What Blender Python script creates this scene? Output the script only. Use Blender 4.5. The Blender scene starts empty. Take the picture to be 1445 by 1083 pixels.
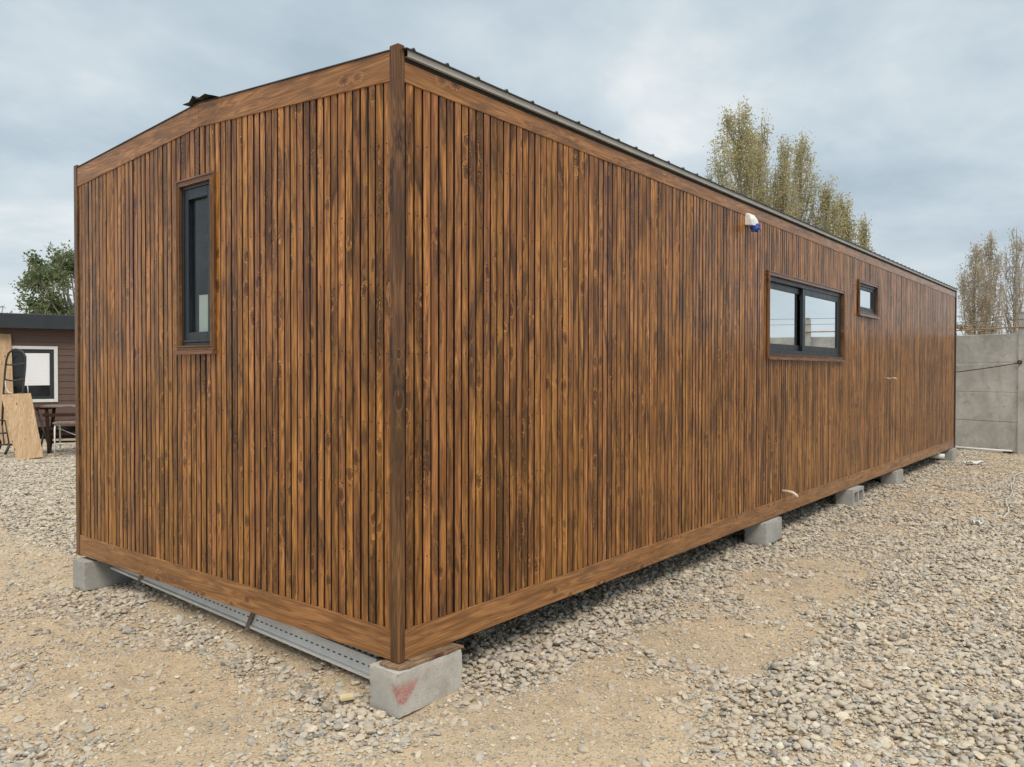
import bpy, math, random
import numpy as np
from mathutils import Vector, Matrix, noise as mnoise

S = bpy.context.scene
COL = S.collection
R = math.radians
random.seed(7)
RNG = np.random.default_rng(11)

# ------------------------------------------------------------------ camera
F_PX = 1111.2
YAW, PITCH, ROLL = 0.678657, -0.0153592, 0.0014261
CAM = Vector((-2.32855, -2.50582, 1.47184))
fwd = Vector((math.cos(PITCH)*math.cos(YAW), math.cos(PITCH)*math.sin(YAW), math.sin(PITCH)))
r0 = Vector((math.sin(YAW), -math.cos(YAW), 0)); u0 = r0.cross(fwd)
rgt = r0*math.cos(ROLL)+u0*math.sin(ROLL); upv = u0*math.cos(ROLL)-r0*math.sin(ROLL)
cd = bpy.data.cameras.new("camera"); cam = bpy.data.objects.new("camera", cd); COL.objects.link(cam)
cd.sensor_width = 36; cd.lens = F_PX*36/1445; cd.clip_start = 0.05; cd.clip_end = 3000
m = Matrix.Identity(4)
for i in range(3):
    m[i][0] = rgt[i]; m[i][1] = upv[i]; m[i][2] = -fwd[i]; m[i][3] = CAM[i]
cam.matrix_world = m
S.camera = cam

def at(px, py, D):
    "photo pixel at a distance along the view -> point in the yard (used to survey the far things)"
    return CAM + D*(fwd + (px-722.5)/F_PX*rgt - (py-541.5)/F_PX*upv)

# ------------------------------------------------------------------ light
SUN_EL, SUN_AZ = 52.0, 232.0        # azimuth measured from +X towards +Y
EXPOSURE = 0.30
sdir = Vector((math.cos(R(SUN_EL))*math.cos(R(SUN_AZ)), math.cos(R(SUN_EL))*math.sin(R(SUN_AZ)), math.sin(R(SUN_EL))))
ld = bpy.data.lights.new("sun", 'SUN'); ld.energy = 1.5; ld.angle = R(22); ld.color = (1.0, 0.90, 0.76)
lo = bpy.data.objects.new("sun", ld); COL.objects.link(lo)
lo.rotation_euler = (-sdir).to_track_quat('-Z', 'Y').to_euler(); lo.location = (-6, -8, 12)

class NT:
    "little node helper"
    def __init__(self, tree):
        self.t = tree; tree.nodes.clear()
    def n(self, typ, **kw):
        nd = self.t.nodes.new(typ)
        for k, v in kw.items(): setattr(nd, k, v)
        return nd
    def put(self, sock, v):
        if hasattr(v, 'is_output'): self.t.links.new(v, sock)
        elif v is not None:
            if sock.type == 'RGBA' and hasattr(v, '__len__') and len(v) == 3: v = (*v, 1)
            sock.default_value = v
    def math(self, op, a, b=None, c=None, clamp=False):
        nd = self.n('ShaderNodeMath', operation=op, use_clamp=clamp)
        for i, x in enumerate((a, b, c)):
            if x is not None: self.put(nd.inputs[i], x)
        return nd.outputs[0]
    def vmath(self, op, a, b=None):
        nd = self.n('ShaderNodeVectorMath', operation=op)
        self.put(nd.inputs[0], a)
        if b is not None: self.put(nd.inputs[1], b)
        return nd.outputs['Value'] if op in ('LENGTH', 'DISTANCE', 'DOT_PRODUCT') else nd.outputs[0]
    def comb(self, x, y, z):
        nd = self.n('ShaderNodeCombineXYZ')
        for i, q in enumerate((x, y, z)): self.put(nd.inputs[i], q)
        return nd.outputs[0]
    def sep(self, v):
        nd = self.n('ShaderNodeSeparateXYZ'); self.put(nd.inputs[0], v); return nd.outputs
    def noise(self, vec, scale=1, detail=2, rough=0.5, dist=0.0, col=False):
        nd = self.n('ShaderNodeTexNoise'); self.put(nd.inputs['Vector'], vec)
        nd.inputs['Scale'].default_value = scale; nd.inputs['Detail'].default_value = detail
        nd.inputs['Roughness'].default_value = rough; nd.inputs['Distortion'].default_value = dist
        return nd.outputs['Color' if col else 'Fac']
    def voro(self, vec, scale=1, feature='F1', rand=1.0):
        nd = self.n('ShaderNodeTexVoronoi', feature=feature); self.put(nd.inputs['Vector'], vec)
        nd.inputs['Scale'].default_value = scale; nd.inputs['Randomness'].default_value = rand
        return nd.outputs
    def rng(self, v, a, b, c=0.0, d=1.0, smooth=True):
        nd = self.n('ShaderNodeMapRange', interpolation_type='SMOOTHSTEP' if smooth else 'LINEAR')
        for i, x in enumerate((v, a, b, c, d)): self.put(nd.inputs[i], x)
        return nd.outputs[0]
    def mix(self, f, a, b, mode='MIX'):
        nd = self.n('ShaderNodeMix', data_type='RGBA', blend_type=mode)
        self.put(nd.inputs[0], f); self.put(nd.inputs[6], a); self.put(nd.inputs[7], b)
        return nd.outputs[2]
    def ramp(self, f, stops, interp='LINEAR'):
        nd = self.n('ShaderNodeValToRGB'); nd.color_ramp.interpolation = interp
        el = nd.color_ramp.elements
        while len(el) < len(stops): el.new(0.5)
        for e, (p, c) in zip(el, stops): e.position = p; e.color = (*c, 1)
        self.put(nd.inputs[0], f); return nd.outputs[0]
    def bump(self, h, strength=0.3, dist=0.01, normal=None):
        nd = self.n('ShaderNodeBump'); nd.inputs['Strength'].default_value = strength
        nd.inputs['Distance'].default_value = dist; self.put(nd.inputs['Height'], h)
        if normal is not None: self.put(nd.inputs['Normal'], normal)
        return nd.outputs[0]

# world: Nishita sky under a broken overcast deck
w = bpy.data.worlds.new("World"); S.world = w; w.use_nodes = True
N = NT(w.node_tree)
sky = N.n('ShaderNodeTexSky', sky_type='NISHITA'); sky.sun_disc = False
sky.sun_elevation = R(SUN_EL); sky.sun_rotation = R(90-SUN_AZ); sky.dust_density = 2.5
gen = N.n('ShaderNodeTexCoord').outputs['Generated']
dx, dy, dz = N.sep(gen)
den = N.math('ADD', N.math('MAXIMUM', dz, 0.0), 0.22)
cv = N.comb(N.math('DIVIDE', dx, den), N.math('DIVIDE', dy, den), 0.0)
cv1 = N.vmath('ADD', cv, (3.1, 1.7, 0.4))
big = N.noise(cv1, 1.3, 5, 0.55, 0.15)
fine = N.noise(N.vmath('MULTIPLY', N.vmath('ADD', cv, (9.3, 4.1, 2.0)), (1.0, 1.2, 1.0)), 2.2, 6, 0.58, 0.25)
cl = N.math('ADD', N.math('MULTIPLY', big, 0.68), N.math('MULTIPLY', fine, 0.32))
def breakup(px, py, size, amt):
    d_ = (rgt*((px-722.5)/F_PX)-upv*((py-541.5)/F_PX)+fwd).normalized()
    return N.math('MULTIPLY', N.rng(N.vmath('DISTANCE', gen, tuple(d_)), size, 0.0), amt)
for b_ in ((120, 70, 0.16, 0.10), (340, 60, 0.14, 0.07), (690, 50, 0.12, 0.06), (930, 25, 0.22, 0.15), (1290, 75, 0.10, 0.05), (30, 330, 0.16, 0.07), (1330, 200, 0.30, -0.05), (800, 120, 0.16, -0.04)):
    cl = N.math('ADD', cl, breakup(*b_))
ccol = N.ramp(N.math('SUBTRACT', cl, 0.040), [(0.34, (3.75, 4.55, 5.2)), (0.45, (4.6, 5.4, 5.95)), (0.54, (5.6, 6.25, 6.6)), (0.62, (7.0, 7.3, 7.4)), (0.72, (8.8, 8.8, 8.65))])
low = N.rng(dz, 0.0, 0.2, 1.0, 0.0)
ccol = N.mix(N.math('MULTIPLY', low, 0.65), ccol, (6.3, 6.75, 7.0))
top = N.rng(dz, 0.42, 0.95, 1.0, 2.3)
ccol = N.vmath('MULTIPLY', ccol, N.comb(N.math('MULTIPLY', N.rng(dz, 0.42, 0.95, 1.0, 1.06), top), top, N.math('MULTIPLY', N.rng(dz, 0.42, 0.95, 1.0, 0.90), top)))
skc = N.mix(0.93, sky.outputs[0], ccol)
bg = N.n('ShaderNodeBackground'); N.put(bg.inputs[0], skc); bg.inputs[1].default_value = 0.1
wo = N.n('ShaderNodeOutputWorld'); w.node_tree.links.new(bg.outputs[0], wo.inputs[0])

S.view_settings.view_transform = 'Standard'; S.view_settings.look = 'None'
S.view_settings.gamma = 1; S.view_settings.exposure = EXPOSURE
S.view_settings.use_curve_mapping = False
S.cycles.max_bounces = 6; S.cycles.diffuse_bounces = 3; S.cycles.glossy_bounces = 3
S.cycles.transparent_max_bounces = 12; S.cycles.caustics_reflective = False; S.cycles.caustics_refractive = False

# ------------------------------------------------------------------ mesh helpers
class MB:
    def __init__(self): self.v = []; self.f = []; self.uv = []; self.mi = []
    def face(self, pts, uvs=None, mi=0):
        i = len(self.v); self.v += [tuple(p) for p in pts]
        self.f.append(tuple(range(i, i+len(pts)))); self.uv += list(uvs) if uvs else [(0.0, 0.0)]*len(pts); self.mi.append(mi)
    def mesh(self, vs, fs, mi=0, uvf=None):
        i = len(self.v); self.v += [tuple(p) for p in vs]
        for f in fs:
            self.f.append(tuple(i+k for k in f)); self.mi.append(mi)
            self.uv += [uvf(vs[k]) if uvf else (0.0, 0.0) for k in f]
    def hexa(self, p, mi=0, uvf=None):
        "8 points: bottom ring 0-3, top ring 4-7"
        self.mesh(p, [(3, 2, 1, 0), (4, 5, 6, 7), (0, 1, 5, 4), (1, 2, 6, 5), (2, 3, 7, 6), (3, 0, 4, 7)], mi, uvf)
    def box(self, x0, x1, y0, y1, z0, z1, mi=0, uvf=None):
        self.hexa([(x0, y0, z0), (x1, y0, z0), (x1, y1, z0), (x0, y1, z0), (x0, y0, z1), (x1, y0, z1), (x1, y1, z1), (x0, y1, z1)], mi, uvf)
    def obox(self, o, a, b, c, mi=0, uvf=None):
        "oriented box from corner o with edge vectors a, b, c"
        o, a, b, c = map(Vector, (o, a, b, c))
        self.hexa([o, o+a, o+a+b, o+b, o+c, o+a+c, o+a+b+c, o+b+c], mi, uvf)
    def prism(self, poly, ext, mi=0, uvf=None):
        n = len(poly); poly = [Vector(p) for p in poly]; e = Vector(ext)
        vs = poly+[p+e for p in poly]
        fs = [tuple(reversed(range(n))), tuple(range(n, 2*n))]+[(i, (i+1) % n, n+(i+1) % n, n+i) for i in range(n)]
        self.mesh(vs, fs, mi, uvf)
    def tube(self, pts, r, n=8, mi=0, cap=True):
        pts = [Vector(p) for p in pts]; rs = r if hasattr(r, '__len__') else [r]*len(pts)
        vs = []; fs = []; ref = None
        for i, p in enumerate(pts):
            t = (pts[min(i+1, len(pts)-1)]-pts[max(i-1, 0)]).normalized()
            if ref is None: ref = t.orthogonal().normalized()
            ref = (ref-t*ref.dot(t)); ref = ref.normalized() if ref.length > 1e-6 else t.orthogonal().normalized()
            b = t.cross(ref)
            for k in range(n):
                a = 2*math.pi*k/n; vs.append(p+rs[i]*(math.cos(a)*ref+math.sin(a)*b))
        for i in range(len(pts)-1):
            for k in range(n):
                fs.append((i*n+k, i*n+(k+1) % n, (i+1)*n+(k+1) % n, (i+1)*n+k))
        if cap: fs.append(tuple(reversed(range(n)))); fs.append(tuple(range((len(pts)-1)*n, len(pts)*n)))
        self.mesh(vs, fs, mi)
    def build(self, name, mats, parent=None, origin=None, smooth=False, bevel=0.0, rot=None):
        if not isinstance(mats, (list, tuple)): mats = [mats]
        o0 = Vector((0, 0, 0))
        if origin is not None: o0 = Vector(origin)
        elif parent is not None: o0 = Vector(parent['wloc'])
        me = bpy.data.meshes.new(name)
        me.from_pydata([tuple(Vector(p)-o0) for p in self.v], [], self.f)
        ul = me.uv_layers.new(name="grain"); ul.data.foreach_set('uv', np.array(self.uv, dtype=np.float32).ravel())
        me.polygons.foreach_set('material_index', np.array(self.mi, dtype=np.int32))
        if smooth: me.polygons.foreach_set('use_smooth', np.ones(len(self.f), dtype=bool))
        for mt in mats: me.materials.append(mt)
        me.update()
        ob = bpy.data.objects.new(name, me); COL.objects.link(ob)
        if parent is None: ob.location = o0
        else: ob.parent = parent; ob.location = o0-Vector(parent['wloc'])
        ob['wloc'] = tuple(o0)
        if bevel > 0:
            b = ob.modifiers.new('bevel', 'BEVEL'); b.width = bevel; b.segments = 2; b.limit_method = 'ANGLE'; b.angle_limit = R(40)
        return ob

def empty(name, loc):
    o = bpy.data.objects.new(name, None); COL.objects.link(o); o.location = loc; o['wloc'] = tuple(loc)
    o.empty_display_size = 0.2; return o
def tag(o, label=None, cat=None, group=None, kind=None):
    if label: o['label'] = label
    if cat: o['category'] = cat
    if group: o['group'] = group
    if kind: o['kind'] = kind
    return o

# vectorised value noise for ground, density and stones
def _h(ix, iy, s):
    n = (ix*374761393+iy*668265263+s*974711) & 0x7fffffff
    n = ((n ^ (n >> 13))*1274126177) & 0x7fffffff
    return ((n ^ (n >> 16)) & 0xffff)/65535.0
def vnoise(x, y, sc, s=0, oct=1):
    x = np.asarray(x, float)*sc; y = np.asarray(y, float)*sc; out = 0; amp = 1; tot = 0
    for o in range(oct):
        ix = np.floor(x).astype(np.int64); iy = np.floor(y).astype(np.int64); fx = x-ix; fy = y-iy
        fx = fx*fx*(3-2*fx); fy = fy*fy*(3-2*fy)
        v = (_h(ix, iy, s+o)*(1-fx)+_h(ix+1, iy, s+o)*fx)*(1-fy)+(_h(ix, iy+1, s+o)*(1-fx)+_h(ix+1, iy+1, s+o)*fx)*fy
        out = out+v*amp; tot += amp; amp *= 0.5; x = x*2; y = y*2
    return out/tot
def sst(x, a, b):
    t = np.clip((np.asarray(x, float)-a)/(b-a), 0, 1); return t*t*(3-2*t)

# ------------------------------------------------------------------ materials
def mat(name):
    mt = bpy.data.materials.new(name); mt.use_nodes = True
    n = NT(mt.node_tree); p = n.n('ShaderNodeBsdfPrincipled'); o = n.n('ShaderNodeOutputMaterial')
    mt.node_tree.links.new(p.outputs[0], o.inputs[0]); return mt, n, p
def simple(name, col, rough=0.5, metal=0.0, var=0.15, scale=8.0, bump=0.0, spec=0.5, detail=4):
    mt, n, p = mat(name)
    pos = n.n('ShaderNodeNewGeometry').outputs['Position']
    f = n.noise(pos, scale, detail, 0.6)
    c = n.mix(n.rng(f, 0.3, 0.7), tuple(x*(1-var) for x in col), tuple(min(1, x*(1+var)) for x in col))
    n.put(p.inputs['Base Color'], c)
    n.put(p.inputs['Roughness'], n.rng(f, 0.3, 0.7, max(0, rough-0.07), min(1, rough+0.07)))
    p.inputs['Metallic'].default_value = metal; p.inputs['Specular IOR Level'].default_value = spec
    if bump: n.put(p.inputs['Normal'], n.bump(n.noise(pos, scale*6, 4, 0.6), bump, 0.004))
    return mt

def wood(name, light, mid, dark, stain=1.0, nails=False, coat=0.62, rough=0.42, tone=1.0, horiz=False):
    mt, n, p = mat(name)
    uv = n.n('ShaderNodeUVMap', uv_map='grain').outputs[0]
    geo = n.n('ShaderNodeNewGeometry'); rnd = geo.outputs['Random Per Island']; pos = geo.outputs['Position']
    u, v, _ = n.sep(uv)
    seed = n.math('MULTIPLY', rnd, 71.3)
    uo = n.math('ADD', u, n.math('MULTIPLY', rnd, 13.7)); vo = n.math('ADD', v, n.math('MULTIPLY', rnd, 41.1))
    # knots: sparse cells along the board, with long dark flames above and below
    wob = n.noise(n.comb(n.math('MULTIPLY', uo, 28), n.math('MULTIPLY', vo, 9), seed), 1.0, 3, 0.6, col=True)
    wx, wy, _ = n.sep(wob)
    kv = n.voro(n.comb(n.math('ADD', n.math('MULTIPLY', uo, 19), n.math('MULTIPLY', wx, 0.55)), n.math('ADD', n.math('MULTIPLY', vo, 11), n.math('MULTIPLY', wy, 0.6)), seed), 1.0)
    kd = kv['Distance']; kr = n.sep(kv['Color'])[0]
    pick = n.rng(kr, 0.925, 0.935)
    knot = n.math('MULTIPLY', n.rng(kd, 0.34, 0.10), pick)
    fv = n.voro(n.comb(n.math('ADD', n.math('MULTIPLY', uo, 15), n.math('MULTIPLY', wx, 1.0)), n.math('ADD', n.math('MULTIPLY', vo, 3.0), n.math('MULTIPLY', wy, 0.7)), n.math('ADD', seed, 3.3)), 1.0)
    fpick = n.rng(n.sep(fv['Color'])[1], 0.80, 0.84)
    halo = n.math('MAXIMUM', n.math('MULTIPLY', n.rng(kd, 0.75, 0.08), pick), n.math('MULTIPLY', n.rng(fv['Distance'], 0.62, 0.12), fpick))
    # growth rings: contour lines of a stretched noise, pushed aside by the knots
    fld = n.noise(n.comb(n.math('MULTIPLY', uo, 13), n.math('MULTIPLY', vo, 0.85), seed), 1.0, 2.0, 0.45, 0.2)
    fld = n.math('ADD', fld, n.math('MULTIPLY', halo, 0.22))
    ring = n.math('ADD', n.math('MULTIPLY', n.math('SINE', n.math('MULTIPLY', fld, 125.0)), 0.5), 0.5)
    ring = n.math('POWER', ring, 1.6)
    fib = n.noise(n.comb(n.math('MULTIPLY', uo, 420), n.math('MULTIPLY', vo, 7), seed), 1.0, 3, 0.6)
    # cloudy stain, partly per board, partly running across neighbours
    st = n.noise(n.comb(n.math('MULTIPLY', uo, 13), n.math('MULTIPLY', vo, 2.0), n.math('ADD', seed, 5.0)), 1.0, 5, 0.64, 1.0)
    stw = n.noise(n.vmath('MULTIPLY', pos, (1.6, 1.6, 9.0) if horiz else (5.0, 5.0, 2.0)), 1.0, 5, 0.6, 0.7)
    blot = n.math('ADD', n.math('MULTIPLY', st, 0.70), n.math('MULTIPLY', stw, 0.30))
    blot = n.math('ADD', blot, n.math('MULTIPLY', n.math('SUBTRACT', n.math('FRACT', n.math('MULTIPLY', rnd, 7.31)), 0.5), 0.10))
    smask = n.math('ADD', n.math('MULTIPLY', n.rng(blot, 0.430, 0.575), 0.58), n.math('MULTIPLY', n.rng(blot, 0.525, 0.595), 0.42))
    smask = n.math('MULTIPLY', smask, min(1.0, 1.06*stain))
    c = n.mix(n.rng(n.noise(n.comb(n.math('MULTIPLY', uo, 30), n.math('MULTIPLY', vo, 2.5), seed), 1.0, 3), 0.35, 0.68), light, mid)
    c = n.mix(n.math('MULTIPLY', ring, 0.62), c, tuple(x*0.50 for x in mid))
    c = n.mix(n.rng(fib, 0.45, 0.70, 0.0, 0.65), c, tuple(x*0.55 for x in mid))
    strk = n.noise(n.comb(n.math('MULTIPLY', uo, 170), n.math('MULTIPLY', vo, 1.6), seed), 1.0, 3, 0.6)
    c = n.mix(n.rng(strk, 0.50, 0.70, 0.0, 0.55), c, tuple(x*0.50 for x in mid))
    c = n.mix(n.rng(strk, 0.42, 0.28, 0.0, 0.45), c, tuple(min(1, x*1.18) for x in light))
    c = n.mix(smask, c, dark)
    arch = n.math('MULTIPLY', n.rng(ring, 0.72, 0.95), n.math('MAXIMUM', n.math('MULTIPLY', smask, 0.42), n.math('MULTIPLY', halo, 0.75)))
    c = n.mix(n.math('MULTIPLY', n.rng(halo, 0.10, 0.60), 0.85*stain), c, tuple(x*1.0 for x in dark))
    c = n.mix(arch, c, tuple(x*0.80 for x in light))
    c = n.mix(n.math('MULTIPLY', knot, 0.80), c, (0.10, 0.032, 0.012))
    # bright flecks of resin wood by the knots
    fl = n.math('MULTIPLY', n.rng(n.math('ABSOLUTE', n.math('SUBTRACT', kd, 0.46)), 0.13, 0.02), pick)
    c = n.mix(n.math('MULTIPLY', fl, n.math('MULTIPLY', ring, 0.7)), c, tuple(min(1, x*1.25) for x in light))
    # tone of each board
    tn = n.rng(n.math('FRACT', n.math('MULTIPLY', rnd, 17.77)), 0.0, 1.0, 0.82*tone, 1.14*tone, smooth=False)
    c = n.vmath('MULTIPLY', c, n.comb(tn, n.math('MULTIPLY', tn, n.rng(rnd, 0, 1, 0.945, 1.0, False)), n.math('MULTIPLY', tn, n.rng(rnd, 0, 1, 1.12, 0.86, False))))
    h = n.math('ADD', n.math('MULTIPLY', fib, 0.5), n.math('MULTIPLY', ring, 0.35))
    if nails:
        jit = n.math('MULTIPLY', n.math('SUBTRACT', n.math('FRACT', n.math('MULTIPLY', rnd, 91.7)), 0.5), 0.022)
        vv = n.math('PINGPONG', n.math('ADD', n.math('ADD', v, jit), 0.305-0.945-0.0+0.305*20), 0.1525)
        # rows every 0.305 m
        uc = n.math('SUBTRACT', u, n.math('MULTIPLY', n.math('SUBTRACT', n.math('FRACT', n.math('MULTIPLY', rnd, 37.3)), 0.5), 0.010))
        d = n.math('SQRT', n.math('ADD', n.math('MULTIPLY', uc, uc), n.math('MULTIPLY', vv, vv)))
        nm = n.math('MULTIPLY', n.rng(d, 0.0055, 0.0028), n.rng(n.math('FRACT', n.math('MULTIPLY', rnd, 53.1)), 0.08, 0.5))
        c = n.mix(n.math('MULTIPLY', nm, 0.95), c, (0.025, 0.012, 0.008))
    n.put(p.inputs['Base Color'], c)
    n.put(p.inputs['Roughness'], n.rng(n.noise(n.comb(n.math('MULTIPLY', uo, 40), n.math('MULTIPLY', vo, 5), seed), 1.0, 3), 0.3, 0.7, rough-0.10, rough+0.12))
    p.inputs['Coat Weight'].default_value = coat; p.inputs['Coat IOR'].default_value = 1.30; p.inputs['Coat Roughness'].default_value = 0.20; p.inputs['Specular IOR Level'].default_value = 0.09
    n.put(p.inputs['Normal'], n.bump(h, 0.35, 0.0009))
    return mt

LIGHT = (0.61, 0.285, 0.086); MID = (0.27, 0.115, 0.037); DARK = (0.044, 0.0235, 0.0148)
M_slat = wood("stained_pine_slats", LIGHT, MID, DARK, 0.78, nails=True)
M_board = wood("stained_pine_board", (0.52, 0.265, 0.098), (0.33, 0.158, 0.058), (0.080, 0.045, 0.030), 0.50, horiz=True)
M_post = wood("stained_pine_post", (0.30, 0.155, 0.06), (0.13, 0.068, 0.033), (0.030, 0.021, 0.017), 1.05)
M_trim = wood("stained_trim", (0.27, 0.135, 0.062), (0.18, 0.088, 0.042), (0.085, 0.043, 0.026), 0.5, rough=0.30)
M_groove = simple("dark_groove", (0.028, 0.010, 0.007), 0.7, var=0.3)  # slat sides and wall backing, much darker than the slat faces
M_endpost = simple("dark_painted_post", (0.022, 0.017, 0.014), 0.5, var=0.3)
M_frame = simple("anthracite_window_frame", (0.012, 0.018, 0.027), 0.36, var=0.12, scale=20)
M_roof = simple("dark_roof_sheet", (0.06, 0.063, 0.068), 0.42, metal=0.3, var=0.2)
M_flash = simple("pale_metal_flashing", (0.43, 0.425, 0.41), 0.42, metal=0.1, var=0.1, scale=5)
M_black = simple("black_shade_and_tyre", (0.012, 0.011, 0.010), 0.8)  # shade of the eave and underfloor gaps as colour; also black wheels
M_under = simple("dark_steel_chassis", (0.03, 0.028, 0.026), 0.7)
M_inner = simple("dim_interior_board", (0.12, 0.11, 0.095), 0.8)
M_white = simple("white_plastic", (0.74, 0.74, 0.72), 0.4, var=0.05)
M_blue = simple("blue_plastic", (0.022, 0.085, 0.45), 0.32, var=0.1)
M_copper = simple("pale_copper_pipe", (0.55, 0.40, 0.30), 0.4, metal=0.4)
M_pvc = simple("cream_pvc_pipe", (0.70, 0.58, 0.45), 0.45)
M_curtain = simple("white_corrugated_screen", (0.72, 0.73, 0.74), 0.6, var=0.04)

def glass(name, tint, refl, rough=0.015, fk=1.4):
    mt, n, p = mat(name)
    pos = n.n('ShaderNodeNewGeometry').outputs['Position']
    gm = n.n('ShaderNodeNewGeometry')
    cs = n.math('ABSOLUTE', n.vmath('DOT_PRODUCT', gm.outputs['Incoming'], gm.outputs['Normal']))
    fr = n.math('ADD', n.math('MULTIPLY', n.math('POWER', n.math('SUBTRACT', 1.0, cs), 5.0), 0.96), 0.04)
    wav = n.bump(n.noise(pos, 1.6, 1, 0.4), 0.03, 0.01)
    gl = n.n('ShaderNodeBsdfGlossy'); gl.inputs['Roughness'].default_value = rough; n.put(gl.inputs['Normal'], wav)
    gl.inputs[0].default_value = (0.93, 0.97, 0.98, 1)
    tr = n.n('ShaderNodeBsdfTransparent'); tr.inputs[0].default_value = (*tint, 1)
    df = n.n('ShaderNodeBsdfDiffuse'); n.put(df.inputs[0], n.mix(n.rng(n.noise(pos, 14, 5, 0.65), 0.45, 0.75), (0.10, 0.105, 0.10), (0.26, 0.26, 0.25)))
    m1 = n.n('ShaderNodeMixShader'); m1.inputs[0].default_value = 0.025
    n.t.links.new(tr.outputs[0], m1.inputs[1]); n.t.links.new(df.outputs[0], m1.inputs[2])
    m2 = n.n('ShaderNodeMixShader'); n.put(m2.inputs[0], n.math('ADD', n.math('MULTIPLY', fr, fk), refl, clamp=True))
    n.t.links.new(m1.outputs[0], m2.inputs[1]); n.t.links.new(gl.outputs[0], m2.inputs[2])
    o = [x for x in n.t.nodes if x.type == 'OUTPUT_MATERIAL'][0]; n.t.links.new(m2.outputs[0], o.inputs[0])
    n.t.nodes.remove(p); return mt
M_glass_mirror = glass("reflective_window_glass", (0.40, 0.42, 0.41), 0.68)
M_glass_dark = glass("dark_window_glass", (0.86, 0.90, 0.88), 0.0, fk=0.7)

def concrete(name, col, red=False, streak=False):
    mt, n, p = mat(name)
    pos = n.n('ShaderNodeNewGeometry').outputs['Position']
    a = n.noise(pos, 2.3, 6, 0.62); b = n.noise(pos, 30, 5, 0.65); cc = n.noise(pos, 160, 2, 0.5)
    c = n.mix(n.rng(a, 0.32, 0.68), tuple(x*0.78 for x in col), tuple(x*1.12 for x in col))
    c = n.mix(n.rng(b, 0.45, 0.75, 0, 0.35), c, tuple(x*0.62 for x in col))
    c = n.mix(n.rng(cc, 0.60, 0.78, 0, 0.5), c, tuple(x*0.42 for x in col))
    pit = n.voro(pos, 150); pm = n.math('MULTIPLY', n.rng(pit['Distance'], 0.32, 0.16), n.rng(n.sep(pit['Color'])[0], 0.70, 0.76))
    c = n.mix(n.math('MULTIPLY', pm, 0.6), c, tuple(x*0.30 for x in col))
    stn = n.noise(pos, 6.5, 5, 0.65, 0.6)
    c = n.mix(n.rng(stn, 0.52, 0.70, 0, 0.45), c, (0.30, 0.25, 0.19))
    if streak:
        x, y, z = n.sep(pos)
        s = n.noise(n.comb(n.math('MULTIPLY', y, 3.5), n.math('MULTIPLY', x, 3.5), n.math('MULTIPLY', z, 0.9)), 1.0, 5, 0.6)
        c = n.mix(n.rng(s, 0.5, 0.72, 0, 0.4), c, (0.16, 0.145, 0.125))
    if red:
        # sprayed red heart-like mark round the front arris
        x, y, z = n.sep(pos)
        t = n.math('SUBTRACT', n.math('ADD', x, 0.047), n.math('MULTIPLY', n.math('ADD', y, 0.05), 1.0))
        wz = n.math('MULTIPLY', n.math('POWER', n.rng(z, 0.048, 0.135, 0.0, 1.0, False), 0.5), 0.088)
        cx = n.rng(z, 0.045, 0.125, 0.022, 0.036, False)
        ax = n.math('ABSOLUTE', n.math('SUBTRACT', t, cx))
        body = n.rng(n.math('SUBTRACT', ax, wz), 0.008, -0.022)
        lid = n.rng(n.math('ADD', z, n.math('MULTIPLY', n.noise(n.comb(n.math('MULTIPLY', t, 90), 0.0, n.math('MULTIPLY', z, 8)), 1.0, 2), 0.022)), 0.168, 0.128)
        bot = n.rng(z, 0.045, 0.056)
        k = n.math('MULTIPLY', n.math('MULTIPLY', body, lid), bot)
        k = n.math('MULTIPLY', k, n.rng(n.noise(pos, 130, 4, 0.6), 0.28, 0.62, 0.25, 0.80))
        c = n.mix(k, c, (0.44, 0.125, 0.105))
    n.put(p.inputs['Base Color'], c); p.inputs['Roughness'].default_value = 0.92; p.inputs['Specular IOR Level'].default_value = 0.25
    hh = n.math('ADD', n.math('SUBTRACT', n.math('MULTIPLY', b, 0.6), pm), n.math('MULTIPLY', cc, 0.5))
    n.put(p.inputs['Normal'], n.bump(hh, 0.7, 0.004)); return mt
M_block = concrete("grey_concrete_block", (0.47, 0.455, 0.425))
M_block_red = concrete("grey_concrete_block_red_mark", (0.53, 0.50, 0.455), red=True)
M_wall = concrete("precast_concrete", (0.60, 0.575, 0.53), streak=True)

# ------------------------------------------------------------------ ground
def gh(x, y):
    x = np.asarray(x, float); y = np.asarray(y, float)
    near = np.exp(-((x-4)/22)**2-((y-4)/22)**2)
    h = (vnoise(x, y, 0.7, 3, 3)-0.5)*0.045+(vnoise(x, y, 4.5, 9, 2)-0.5)*0.026+(vnoise(x, y, 11.0, 19, 2)-0.5)*0.012
    h = h*near
    h = h+0.042*np.exp(-((x-0.20)/0.30)**2)*sst(y, 0.7, 1.7)*(1-sst(y, 2.5, 3.0))
    h = h+0.0*x
    h = h+0.02*sst(-y, 0.9, 1.3)*sst(x, 0.2, 0.8)*(1-sst(x, 5, 7))
    return h
def axis(lo, hi, step, far, g=1.22):
    a = list(np.arange(lo, hi+1e-6, step)); s = step; p = hi
    while p < far: s *= g; p += s; a.append(p)
    s = step; p = lo; b = []
    while p > -far: s *= g; p -= s; b.append(p)
    return np.array(b[::-1]+a)
gx = axis(-4.0, 15.0, 0.06, 900); gy = axis(-4.5, 13.0, 0.06, 900)
X, Y = np.meshgrid(gx, gy, indexing='ij'); Z = gh(X, Y)
nx, ny = len(gx), len(gy)
vs = np.stack([X.ravel(), Y.ravel(), Z.ravel()], 1)
ii = (np.arange(nx-1)[:, None]*ny+np.arange(ny-1)[None, :]).ravel()
fs = np.stack([ii, ii+ny, ii+ny+1, ii+1], 1)
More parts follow.
